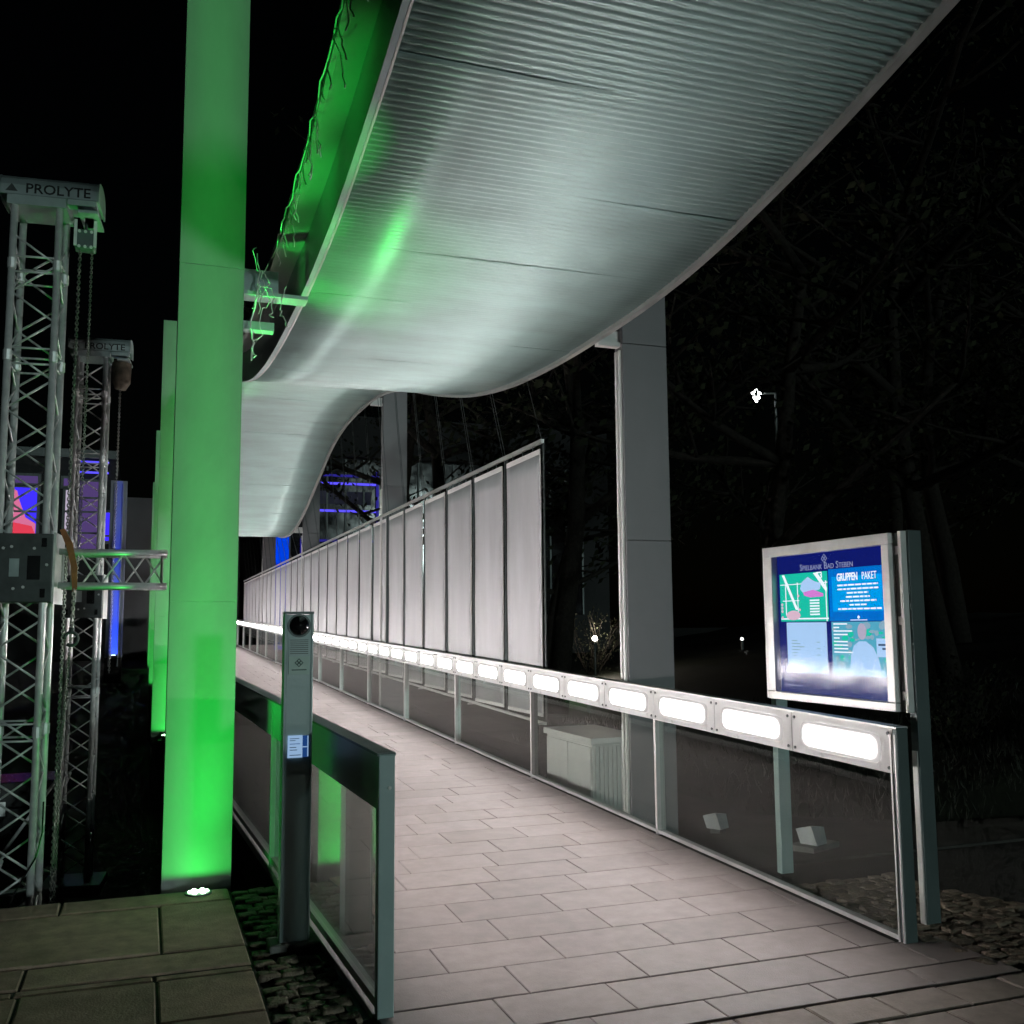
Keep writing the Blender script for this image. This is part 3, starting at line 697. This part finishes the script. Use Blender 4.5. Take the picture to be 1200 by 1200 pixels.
# ------------------------------------------------------------------ lifting towers of aluminium truss
def chain(pts, name, parent, r=.0042, link_l=.030):
    """interlocked chain links along a polyline, joined into one part"""
    b = MB(); pts = [Vector(p) for p in pts]; k = 0
    for p, q in zip(pts[:-1], pts[1:]):
        d = q-p; L_ = d.length; d.normalize(); n = max(1, int(L_/(link_l*.72)))
        for i in range(n):
            c = p + d*(i+.5)*L_/n
            side = Vector((1, 0, 0)) if k % 2 else Vector((0, 1, 0))
            side = (side - d*side.dot(d)).normalized(); k += 1
            ring = [c + d*(link_l*.5*math.cos(t)) + side*(link_l*.30*math.sin(t)) for t in [2*PI*j/8 for j in range(9)]]
            b.tube(ring, r, 4, cap=False)
    return tag(b.build(name, M_chain, parent), kind='stuff')
HW = .145
def truss_members(root, z0, z1, step=.205, joints=()):
    """four chords and zigzag braces of a vertical box truss"""
    for sx in (-1, 1):
        for sy in (-1, 1): MB().tube([(sx*HW, sy*HW, z0), (sx*HW, sy*HW, z1)], .025, 12).build('chord', M_truss, root, smooth=True)
    bm_ = {}
    def brace(p, q):
        key = tuple(round(c, 3) for c in (Vector(q)-Vector(p)))
        if key not in bm_:
            bm_[key] = MB().tube([(0, 0, 0), Vector(q)-Vector(p)], .008, 6).mesh('brace', M_truss)
        link('brace', bm_[key], root, loc=p, smooth=True)
    n = int((z1-z0-.1)/step)
    for k in range(n):
        za = z0 + .06 + k*step; zb = za + step
        s_ = 1 if k % 2 else -1
        brace((s_*HW, -HW, za), (-s_*HW, -HW, zb)); brace((-s_*HW, HW, za), (s_*HW, HW, zb))
        brace((-HW, s_*HW, za), (-HW, -s_*HW, zb)); brace((HW, -s_*HW, za), (HW, s_*HW, zb))
    for z in joints:
        for dz in (-.055, .055):
            brace((-HW, -HW, z+dz), (HW, -HW, z+dz)); brace((-HW, HW, z+dz), (HW, HW, z+dz)); brace((-HW, -HW, z+dz), (-HW, HW, z+dz)); brace((HW, -HW, z+dz), (HW, HW, z+dz))
        for sx in (-1, 1):
            for sy in (-1, 1): MB().tube([(sx*HW, sy*HW, z-.035), (sx*HW, sy*HW, z+.035)], .030, 10).build('coupler', M_truss, root)
M_head = mat('tower_head_paint', (.42, .5, .5), .38, .4, var=.1, scale=5)
M_print = mat('black_print', (.01, .012, .013), .5)
def tower(label, loc, rz, ztop, sleeve_z, hoist, slen):
    t = thing('lifting_tower', label, 'lifting tower', 'truss lifting towers in the sunken yard', loc); t.rotation_euler = (0, 0, rz)
    gz = PIT + .02
    truss_members(t, gz+.1, ztop, joints=[1.0, 3.55, ztop-.42])
    B('base_plate', M_steel, t, -.3, .3, -.3, .3, gz-.01, gz+.1, bevel=.01)
    # outriggers
    for (dx, dy) in ((-1, -.35), (-.6, 1)):
        L_ = 1.0 if dy != -1 else .3
        if abs(dx) == 1 or True:
            MB().tube([(dx*.2*1.0, dy*.2, gz+.06), (dx*L_, dy*L_, gz+.06)], .03, 8).build('outrigger', M_truss, t)
            MB().tube([(dx*.17, dy*.17, gz+1.2), (dx*L_*.9, dy*L_*.9, gz+.1)], .018, 8).build('outrigger_stay', M_truss, t)
    # head beam: rounded profile along X
    prof = [(-.17, -.02), (-.17, .05), (-.15, .10), (-.10, .135), (0, .15), (.10, .135), (.15, .10), (.17, .05), (.17, -.02)]
    MB().prism([(-.24, y_, ztop + .09 + z_) for y_, z_ in prof], (.63, 0, 0)).build('head_beam', M_head, t, bevel=.004)
    for x_ in (-.252, .392): MB().prism([(x_, y_*1.05, ztop + .08 + z_*1.1) for y_, z_ in prof], (.010, 0, 0)).build('end_cap', M_head, t)
    B('head_plate', M_head, t, -.19, .19, -.175, .175, ztop-.002, ztop+.066)
    B('head_flange', M_head, t, .20, .39, -.19, -.10, ztop+.02, ztop+.06); B('head_flange', M_head, t, .27, .40, -.19, .16, ztop-.03, ztop-.01)
    B('head_web', M_head, t, .30, .36, -.1, .1, ztop-.03, ztop+.07)
    text('PROLYTE', .098, faceY(.135, -.1725, ztop+.115), M_print, 'lettering', t, bold=.0015, sx=1.05)
    # printed mark left of the lettering
    MB().prism([(-.205, -.172, ztop+.09), (-.165, -.172, ztop+.145), (-.125, -.172, ztop+.09)], (0, .001, 0)).build('printed_mark', M_steel, t)
    # sleeve block
    s_ = .205
    sl = B('sleeve_block', M_steel, t, -s_, s_, -s_, s_, sleeve_z, sleeve_z+.46, bevel=.006)
    for x_ in (-.15, .15):
        for z_ in (.06, .40): B('roller_slot', M_black, sl, x_-.016, x_+.016, -s_-.004, -s_+.002, sleeve_z+z_-.03, sleeve_z+z_+.03)
    B('warning_sticker', M_head, sl, -.06, .0, -s_-.003, -s_+.001, sleeve_z+.17, sleeve_z+.29); B('cut_out', M_black, sl, .05, .13, -s_-.003, -s_+.001, sleeve_z+.15, sleeve_z+.31)
    for (x_, z_) in ((-.1, .36), (-.05, .37), (.03, .1), (-.03, .09), (.09, .36), (.17, .25), (-.17, .22)): MB().tube([(x_, -s_-.006, sleeve_z+z_), (x_, -s_, sleeve_z+z_)], .010, 8).build('bolt', M_truss, sl)
    B('sleeve_lug', M_truss, sl, s_-.001, s_+.012, -s_+.02, s_-.02, sleeve_z-.01, sleeve_z+.47)
    return t
T1 = (-.775, 7.66, 0); T2 = (-.62, 12.1, 0)
tw1 = tower('aluminium truss lifting tower standing nearer to the pavement, with stub truss on its block', T1, R(-5), 4.62, 1.86, True, .7)
tw2 = tower('aluminium truss lifting tower half hidden behind the nearer truss tower', T2, R(-5), 4.70, 1.80, True, 0)
# stub truss held by the sleeve of the near tower
stub = thing('truss_beam', 'short horizontal aluminium truss fixed to the tower block beside the green columns', 'truss', None, (0, 0, 0))
xa, xb = -.555, .145; yc = 7.64
for z_ in (1.975, 2.205):
    for y_ in (yc-.12, yc+.12): MB().tube([(xa, y_, z_), (xb, y_, z_)], .022, 12).build('chord', M_truss, stub, smooth=True)
for y_ in (yc-.12, yc+.12):
    x = -.42; k = 0
    while x < .06:
        p, q = ((x, y_, 1.99), (x+.13, y_, 2.19)) if (k % 2) == (y_ < yc) else ((x, y_, 2.19), (x+.13, y_, 1.99))
        MB().tube([p, q], .0075, 6).build('brace', M_truss, stub)
        p, q = ((x, y_+.004, 2.19), (x+.13, y_+.004, 1.99)) if k % 2 == 0 and k == 2 else ((x, y_+.004, 1.99), (x+.001, y_+.004, 1.992))
        x += .14; k += 1
    for x in (-.53, -.47, .11): MB().tube([(x, y_, 1.98), (x, y_, 2.2)], .010, 6).build('upright', M_truss, stub)
for z_ in (1.975, 2.205):
    for x in (-.53, .10): MB().tube([(x, yc-.12, z_), (x, yc+.12, z_)], .010, 6).build('cross_tube', M_truss, stub)
# chain hoists
def hoist(label, x, y, ztop, zbot, green=False):
    t = thing('chain_hoist', label, 'chain hoist', 'chain hoists on the towers', (0, 0, 0))
    B('hoist_body', M_dpaint, t, x-.07, x+.07, y-.06, y+.06, ztop-.22, ztop-.08, bevel=.012)
    B('hoist_plate', M_truss, t, x-.075, x-.055, y-.075, y-.061, ztop-.21, ztop-.02); B('hoist_plate', M_truss, t, x+.055, x+.075, y-.075, y-.061, ztop-.21, ztop-.02)
    MB().tube([(x, y, ztop-.09), (x, y, ztop+.045)], .012, 8).build('hoist_eye', M_steel, t)
    for zz in (-.21, -.10):
        for xx in (-.04, .0, .04): MB().tube([(x+xx, y-.066, ztop+zz), (x+xx, y-.058, ztop+zz)], .011, 8).build('bolt', M_truss, t)
    chain([(x-.035, y, ztop-.21), (x-.04, y-.05, 2.0), (x-.045, y-.07, .2), (x-.06, y-.05, PIT+.03)], 'load_chain', t, r=.0042, link_l=.030)
    chain([(x+.045, y, ztop-.21), (x+.04, y-.02, 2.3), (x-.02, y-.06, 1.0), (x-.03, y-.06, -.3)], 'hand_chain', t, r=.003, link_l=.024)
    return t
h1 = hoist('small green chain hoist under the head of the tower nearer to the pavement', T1[0]+.30, T1[1]-.03, 4.60, PIT)
h2 = thing('hoist_bag', 'brown chain bag hanging from the head of the half hidden tower', 'chain bag', None, (0, 0, 0))
MB().tube([(T2[0]+.30, T2[1]-.05, 4.70), (T2[0]+.30, T2[1]-.05, 4.66), (T2[0]+.30, T2[1]-.05, 4.45), (T2[0]+.29, T2[1]-.05, 4.37)], [.08, .11, .10, .06], 10).build('bag', mat('brown_canvas', (.11, .085, .06), .85, var=.3, scale=12), h2, smooth=True)
chain([(T2[0]+.29, T2[1]-.05, 4.39), (T2[0]+.28, T2[1]-.06, 1.2)], 'load_chain', h2)
# strap and hook hanging from the stub truss
sp_ = thing('lifting_strap', 'brown lifting strap with a chain and hook hanging over the short truss', 'strap', None, (0, 0, 0))
MB().prism([(-.555, 7.47, 2.35), (-.525, 7.47, 2.36), (-.47, 7.455, 2.26), (-.435, 7.452, 2.1), (-.43, 7.452, 1.95), (-.46, 7.452, 1.93), (-.475, 7.452, 2.1), (-.51, 7.455, 2.24)], (0, .018, 0)).build('strap', M_brownst, sp_)
chain([(-.45, 7.46, 1.95), (-.455, 7.46, 1.68)], 'chain', sp_, r=.005, link_l=.034)
ring = [(-.455 + .042*math.cos(t), 7.46, 1.615 + .045*math.sin(t)) for t in [2*PI*i/14 - 2.2 for i in range(13)]]
MB().tube(ring, .011, 8).build('hook', M_steel, sp_, smooth=True)
MB().tube([(-.455, 7.46, 1.69), (-.455, 7.46, 1.655)], .016, 8).build('swivel', M_steel, sp_)
# loose cable along the near tower
cbl = [(T1[0]+.19, T1[1]-.17, z_) for z_ in (.55, .35)] + [(T1[0]+.16, T1[1]-.19, .2), (T1[0]+.05, T1[1]-.2, 0), (T1[0]-.06, T1[1]-.22, -.3), (T1[0]-.12, T1[1]-.24, PIT+.03)]
tag(MB().tube(cbl, .006, 6).build('power_cable', M_black), 'thin black cable slung down the legs of the nearer tower', 'cable')
# odds and ends in the yard
for (x, y, w_, d_, h_, rz, lab) in ((-2.4, 9.6, .9, .7, .75, -.3, 'dark flight case on the yard floor beside the nearer tower'), (-1.55, 13.8, 1.2, .8, 1.0, .1, 'tall dark flight case behind the truss towers')):
    t = thing('flight_case', lab, 'flight case', None, (x, y, PIT)); t.rotation_euler = (0, 0, rz)
    B('case_body', M_black, t, -w_/2, w_/2, -d_/2, d_/2, .0, h_*.7, bevel=.01); B('case_lid', M_black, t, -w_/2, w_/2, -d_/2, d_/2, h_*.7+.004, h_, bevel=.01)
    for sx in (-1, 1): B('corner_profile', M_truss, t, sx*w_/2-.015, sx*w_/2+.015, -d_/2-.012, -d_/2+.012, .02, h_-.01)
    B('latch', M_truss, t, -.06, .06, -d_/2-.012, -d_/2-.001, h_*.62, h_*.78)

# ------------------------------------------------------------------ things beyond the glass railing
cbn = thing('utility_cabinet', 'low white utility cabinet with a ribbed side beyond the glass railing', 'cabinet', None, (0, 0, 0))
zg = -.36
B('cabinet_body', M_white, cbn, 4.46, 5.05, 9.88, 11.15, zg, .43, bevel=.006)
B('cabinet_lid', M_white, cbn, 4.43, 5.09, 9.84, 11.19, .432, .50, bevel=.008)
for (a, b_) in ((9.9, 10.508), (10.522, 11.13)): B('cabinet_door', M_white, cbn, 4.448, 4.459, a, b_, zg+.06, .40, bevel=.003)
for i in range(11): B('side_rib', M_white, cbn, 4.49+i*.05, 4.515+i*.05, 9.862, 9.879, zg+.04, .41)
M_wed = mat('galvanised_sheet', (.5, .51, .52), .45, .2, var=.1, scale=8)
def wedge(label, x, y, z, s_, rz, block):
    t = thing('ground_spotlight', label, 'spotlight', None, (x, y, z)); t.rotation_euler = (0, 0, rz)
    b = MB(); h_ = .17*s_; a = .09*s_
    b.v = [(-a, -a, .04), (a, -a, .04), (a, a, .04), (-a, a, .04), (-a+.02, -a+.06, .04+h_), (a+.06, -a+.06, .04+h_*.8), (a+.06, a+.05, .04+h_*.55), (-a+.02, a+.05, .04+h_*.75)]
    b.f = [(0, 3, 2, 1), (4, 5, 6, 7), (0, 1, 5, 4), (1, 2, 6, 5), (2, 3, 7, 6), (3, 0, 4, 7)]
    b.build('lamp_box', M_wed, t)
    B('foot', M_conc if block else M_steel, t, -.17 if block else -.05, .2 if block else .05, -.1 if block else -.05, .12 if block else .05, -.02, .041)
    MB().quad((-a+.03, -a+.07, .0415+h_), (a+.05, -a+.07, .0415+h_*.8), (a+.05, a+.04, .0415+h_*.56), (-a+.03, a+.04, .0415+h_*.76)).build('front_glass', M_white, t)
wedge('small angular ground spotlight on the asphalt beyond the railing, farther from the display', 4.93, 8.2, -.19, .8, .5, False)
wedge('small angular ground spotlight on a stone block behind the display posts', 4.90, 6.75, -.045, .8, .4, True)

# grass bank and shrubs at right
gb = MB(); nx, ny = 30, 30
def bank(x, y): return max(0, min(2.0, (x - 6.5 - (y-7)*.3)*.14)) + .04*math.sin(x*2.1+y) + .03*math.sin(y*1.7) - .04
for i in range(ny+1):
    for j in range(nx+1):
        x = 5.9 + j*1.3; y = 7.0 + (i/ny)**1.5*40
        e = min(1, (x-5.9)/1.2, (y-7.0)/.7)
        gb.v.append((x, y, -.42 + e*(.42 + min(3.2, bank(x, y))*min(1, e))))
for i in range(ny):
    for j in range(nx): gb.f.append((i*(nx+1)+j, i*(nx+1)+j+1, (i+1)*(nx+1)+j+1, (i+1)*(nx+1)+j))
bk = gb.build('grass_bank', M_grass, smooth=True); tag(bk, kind='structure')
def bank_z(x, y):
    e = min(1, (x-5.9)/1.2, (y-7.0)/.7); return -.42 + e*(.42 + min(3.2, bank(x, y))*min(1, e))
gs = MB(); rnd = random.Random(3)
for i in range(9000):
    x = rnd.uniform(6.2, 14); y = 7.2 + rnd.random()**1.6*10; z = bank_z(x, y) - .01
    h_ = rnd.uniform(.05, .16); a = rnd.uniform(0, PI); w_ = .006; lx, ly = rnd.uniform(-.06, .06), rnd.uniform(-.06, .06)
    b = len(gs.v); gs.v += [(x-w_*math.cos(a), y-w_*math.sin(a), z), (x+w_*math.cos(a), y+w_*math.sin(a), z), (x+lx, y+ly, z+h_)]; gs.f.append((b, b+1, b+2))
tag(gs.build('grass', M_grass), 'rough dark grass growing on the bank behind the display', 'grass', kind='stuff')

# ------------------------------------------------------------------ trees
def tree_meshes(seed, hgt, spread):
    rnd = random.Random(seed); tr = MB(); tips = []
    def limb(p, d, L_, r_, lv):
        pts = [p]; rs = [r_]; q = Vector(p); dd = Vector(d)
        for i in range(5):
            dd = (dd + Vector((rnd.uniform(-.16, .16), rnd.uniform(-.16, .16), rnd.uniform(-.05, .12)))).normalized(); q = q + dd*L_/5; pts.append(q.copy()); rs.append(r_*(1-.13*(i+1)))
            if lv > 0 and i >= 1:
                for _ in range(2 if lv > 1 else 2):
                    a = rnd.uniform(0, 2*PI); nd = Vector((math.cos(a)*spread, math.sin(a)*spread, rnd.uniform(.05, .75))).normalized()
                    limb(q.copy(), nd, L_*rnd.uniform(.38, .55), r_*.42, lv-1)
        tr.tube(pts, rs, 6 if lv else 4)
        if lv == 0: tips.extend(pts[2:])
    limb(Vector((0, 0, 0)), Vector((0, 0, 1)), hgt*.8, hgt*.022, 2)
    lf = MB()
    for t_ in tips:
        for _ in range(7):
            c = t_ + Vector((rnd.gauss(0, .28), rnd.gauss(0, .28), rnd.gauss(0, .24))); s_ = rnd.uniform(.05, .11)
            n = Vector((rnd.gauss(0, 1), rnd.gauss(0, 1), rnd.gauss(0, 1))).normalized(); a = n.orthogonal().normalized(); bb = n.cross(a)
            b = len(lf.v); lf.v += [tuple(c - a*s_), tuple(c + bb*s_*.5), tuple(c + a*s_), tuple(c - bb*s_*.5)]; lf.f.append((b, b+1, b+2, b+3))
    return tr.mesh('trunk', M_bark), lf.mesh('crown', M_leaf)
TM = [tree_meshes(11, 9, 1.0), tree_meshes(23, 12, .8), tree_meshes(37, 7, 1.2)]
spots = [(8.6, 12.5, 0, 1.0), (13.6, 14.5, 1, .95), (17, 13, 0, 1.1), (7.6, 18.5, 1, .9), (8.9, 22, 2, 1.2), (18.6, 19.5, 1, 1.05), (21, 17, 0, 1.2), (7.4, 26, 1, 1.0), (23.5, 26.5, 2, 1.3), (25, 22, 1, 1.1), (9.0, 34, 1, 1.1), (28, 32, 1, 1.3)]
tl = ['bare dark tree on the bank behind the display', 'tall dark tree on the bank in the night', 'low bushy dark tree on the bank']
for i, (x, y, k, s_) in enumerate(spots):
    t = thing('tree', 'dark night tree standing on the unlit bank beyond the railing', 'tree', 'dark trees on the bank beyond the railing', (x, y, bank_z(x, y) - .05 if x > 5.95 else -.4))
    t.rotation_euler = (0, 0, i*1.37); t.scale = (s_, s_, s_*(.94 + .05*(i % 4)))
    link('trunk', TM[k][0], t, smooth=True); link('crown', TM[k][1], t)

# ------------------------------------------------------------------ park lamps in the dark
def globe(parent, p, r_, st, col):
    me = bpy.data.meshes.new('globe'); bm = bmesh.new(); bmesh.ops.create_icosphere(bm, subdivisions=2, radius=r_); bm.to_mesh(me); bm.free(); me.materials.append(emit('globe_glow', col, st))
    return link('globe', me, parent, loc=p, smooth=True)
lx, ly = 13.7, 30.0; lz = bank_z(lx, ly)
pl = thing('park_lantern', 'small bright park lantern glowing in a bush beyond the banners', 'lantern', None, (lx, ly, lz))
MB().tube([(0, 0, -.02), (0, 0, 1.02)], .035, 8).build('lantern_post', M_steel, pl)
MB().tube([(0, 0, 1.0), (0, 0, 1.05)], [.05, .1], 10).build('lantern_collar', M_steel, pl)
globe(pl, (0, 0, 1.19), .085, 45, (1, .93, .82))
l = bpy.data.lights.new('lantern_light', 'POINT'); l.energy = 150; l.color = (1, .88, .72); l.shadow_soft_size = .18
lo = bpy.data.objects.new('lantern_light', l); COL.objects.link(lo); lo.location = (0, -.05, 1.5); lo.parent = pl
def bush(label, x, y, z, hgt, seed, n=26):
    rnd = random.Random(seed); t = thing('shrub', label, 'shrub', None, (x, y, z)); tw = MB(); lf = MB()
    for i in range(n):
        a = rnd.uniform(0, 2*PI); p = Vector((rnd.uniform(-.15, .15), rnd.uniform(-.15, .15), 0)); pts = [p.copy()]; d = Vector((math.cos(a)*.5, math.sin(a)*.5, 1)).normalized()
        for k in range(6):
            d = (d + Vector((rnd.uniform(-.35, .35), rnd.uniform(-.35, .35), rnd.uniform(-.1, .1)))).normalized(); p = p + d*hgt/6; pts.append(p.copy())
            for _ in range(5):
                c = p + Vector((rnd.gauss(0, .12), rnd.gauss(0, .12), rnd.gauss(0, .1))); s_ = rnd.uniform(.02, .05)
                nn = Vector((rnd.gauss(0, 1), rnd.gauss(0, 1), rnd.gauss(0, 1))).normalized(); u_ = nn.orthogonal().normalized(); v_ = nn.cross(u_)
                b = len(lf.v); lf.v += [tuple(c-u_*s_), tuple(c+v_*s_*.5), tuple(c+u_*s_), tuple(c-v_*s_*.5)]; lf.f.append((b, b+1, b+2, b+3))
        tw.tube(pts, [.012-.0015*k for k in range(7)], 4)
    tw.build('twigs', M_bark, t); lf.build('foliage', M_leaf, t)
bush('twiggy shrub lit by the small park lantern', lx+.25, ly+.75, lz-.05, 2.2, 5, 34)
bush('low shrub in front of the unlit bank right of the display', 9.2, 9.8, bank_z(9.2, 9.8)-.04, 1.1, 6)
# tall street lamp far behind the trees
px_, py_ = 20.9, 30.0
slamp = thing('street_lamp', 'tall street lamp with a cluster of bright points high behind the trees', 'street lamp', None, (px_, py_, bank_z(px_, py_)))
hz = 9.72 - bank_z(px_, py_)
MB().tube([(0, 0, -.05), (0, 0, hz+.12)], [.09, .05], 10).build('mast', M_steel, slamp)
MB().tube([(0, 0, hz+.1), (-.75, 0, hz+.03)], .03, 8).build('lamp_arm', M_alum, slamp)
B('lamp_head', M_steel, slamp, -1.0, -.7, -.12, .12, hz+.0, hz+.05, bevel=.01)
E_led = emit('street_led', (.95, 1, 1), 25)
for (dx, dz, r_) in ((-1.02, -.02, .06), (-.86, .06, .075), (-.74, -.02, .06), (-.95, -.18, .06), (-.8, -.16, .07), (-.88, -.3, .05)): 
    me = bpy.data.meshes.new('led'); bm = bmesh.new(); bmesh.ops.create_icosphere(bm, subdivisions=1, radius=r_); bm.to_mesh(me); bm.free(); me.materials.append(E_led); link('led_point', me, slamp, loc=(dx, -.135, hz+dz+.03))
    MB().tube([(dx, -.13, hz+dz+.03), (dx, -.1, hz+.02)], .006, 4).build('led_stem', M_steel, slamp)
bx_, by_ = 19.2, 30.0; bz_ = bank_z(bx_, by_)
bl = thing('bollard_lamp', 'tiny far bollard lamp, a white point left of the display', 'bollard lamp', None, (bx_, by_, bz_))
MB().tube([(0, 0, -.03), (0, 0, 1.13-bz_)], .05, 8).build('bollard_post', M_steel, bl); globe(bl, (0, 0, 1.16-bz_), .05, 12, (1, 1, .95))

# ------------------------------------------------------------------ building across the end of the walkway
bd = thing('casino_building', 'dark building with blue lit window bars at the end of the walkway', 'building', None, (0, 0, 0))
YB = 46.0
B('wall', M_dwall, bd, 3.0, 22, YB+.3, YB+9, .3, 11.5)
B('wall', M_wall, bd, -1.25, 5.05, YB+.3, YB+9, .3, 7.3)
E_bar = emit('blue_bar_light', (.10, .08, .9), 1.3); E_bar2 = emit('blue_bar_dim', (.05, .04, .5), .45); E_door = emit('blue_lit_panel', (.0, .05, .72), 1.0)  # blue lamplight on the window bars, put in as their own glow
def window(x0, x1, z0, z1, nx_, m_=M_bglass, frame=M_steel):
    wv = B('window', m_, bd, x0, x1, YB+.24, YB+.299, z0, z1)
    for i in range(nx_+1): x = x0 + (x1-x0)*i/nx_; B('mullion', frame, wv, x-.04, x+.04, YB+.16, YB+.239, z0, z1)
    return wv
wv = window(6.9, 10.3, 3.2, 9.4, 4)
for z_, m_ in ((8.62, E_bar2), (8.25, E_bar), (6.98, E_bar), (5.6, E_bar2)): B('light_bar', m_, wv, 6.95, 10.0, YB+.10, YB+.159, z_-.05, z_+.05)
B('light_bar', E_bar2, wv, 10.02, 10.14, YB+.10, YB+.159, 3.3, 8.9)
B('blind', mat('grey_blind', (.06, .06, .11), .7), wv, 7.1, 9.8, YB+.20, YB+.2395, 7.3, 7.9)
window(11.2, 15.5, 2.2, 9.4, 5); window(16.2, 20.5, 2.2, 9.4, 5)
dr = window(5.35, 6.85, .6, 5.9, 2)
B('lit_panel', E_door, dr, 5.45, 6.05, YB+.12, YB+.159, .7, 5.75); B('light_bar', E_bar, dr, 5.45, 6.05, YB+.06, YB+.119, 4.2, 4.28)
B('light_bar', E_bar2, dr, 6.55, 6.7, YB+.10, YB+.159, .7, 5.7)
B('wall_pier', M_wall, bd, 5.06, 5.34, YB+.1, YB+.6, .3, 7.3); B('wall_ledge', M_dwall, bd, 3.1, 22, YB-.1, YB+.29, 9.5, 9.8)
for i in range(5): B('wall_joint', M_dwall, bd, -.9+i*1.2, -.86+i*1.2, YB+.285, YB+.2995, .4, 7.2)

st_ = thing('event_building', 'building with red, blue and violet lit windows behind the truss towers', 'building', None, (0, 0, 0))
def win2(x0, x1, z0, z1, m_, bars=()):
    f_ = B('window', M_steel, st_, x0-.12, x1+.12, YB+.2, YB+.31, z0-.12, z1+.12)
    p_ = B('pane', m_, f_, x0, x1, YB+.14, YB+.199, z0, z1)
    for z_ in bars: B('glazing_bar', M_steel, f_, x0, x1, YB+.09, YB+.139, z_-.04, z_+.04)
    return f_
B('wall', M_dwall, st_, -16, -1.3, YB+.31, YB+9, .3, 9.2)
B('roof_edge', M_steel, st_, -16, -1.28, YB+.0, YB+.305, 8.9, 9.25)
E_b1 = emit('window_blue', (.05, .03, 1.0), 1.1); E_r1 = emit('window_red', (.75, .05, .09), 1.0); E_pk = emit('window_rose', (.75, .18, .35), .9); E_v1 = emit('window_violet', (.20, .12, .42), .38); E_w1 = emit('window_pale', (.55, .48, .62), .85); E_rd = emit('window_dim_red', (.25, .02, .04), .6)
win2(-6.9, -5.75, 5.5, 8.6, E_rd, (6.6, 7.4))
w1 = win2(-5.25, -4.35, 5.6, 7.55, E_b1, (6.55,))
MB().prism([(-5.25, YB+.138, 5.6), (-4.36, YB+.138, 5.6), (-4.36, YB+.138, 6.05), (-4.75, YB+.138, 6.3), (-5.0, YB+.138, 7.0), (-5.1, YB+.138, 7.4), (-5.25, YB+.138, 7.5)], (0, .0015, 0)).build('red_reflection_panel', E_pk, w1)  # red reflection painted onto the pane as glowing shapes
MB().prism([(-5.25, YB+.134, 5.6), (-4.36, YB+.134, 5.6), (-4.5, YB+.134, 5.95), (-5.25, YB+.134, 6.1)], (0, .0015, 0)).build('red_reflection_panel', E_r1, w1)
win2(-5.2, -4.35, 7.75, 8.05, E_v1)
win2(-3.25, -2.85, 5.75, 7.5, E_w1, (6.6,))
win2(-3.35, -2.95, 7.7, 8.0, E_v1); win2(-2.7, -1.95, 4.7, 7.9, E_v1, (5.7, 6.6, 7.2)); win2(-1.75, -1.5, 5.4, 6.6, E_b1, (5.6,))
for z_ in (8.3, 8.75): B('light_bar', E_bar, st_, -3.0, -1.6, YB+.12, YB+.19, z_-.04, z_+.04)
# blue lit pilaster with its floodlight
pc = thing('slab_column', 'thin column bathed in blue light behind the truss towers', 'column', None, (0, 0, 0))
PYY = 34.5
B('column_section', M_bluewall, pc, -1.12, -.62, PYY, PYY+.3, .78, 6.4, bevel=.01); B('column_foot', M_soil, pc, -1.12, -.62, PYY, PYY+.3, -.1, .775)
for x_ in (-1.0, -.75): MB().tube([(x_, PYY-.04, .5), (x_, PYY-.04, 6.3)], .03, 8).build('pipe', M_bluewall, pc)
B('light_ledge', M_steel, pc, -1.0, -.72, PYY-.25, PYY-.002, .75, .78)
ub = uplight(-.86, PYY-.14, .838, 'floodlight shining blue at the foot of the thin blue column', (.03, .09, 1), -.14, 7.0, ledb_m, 0)
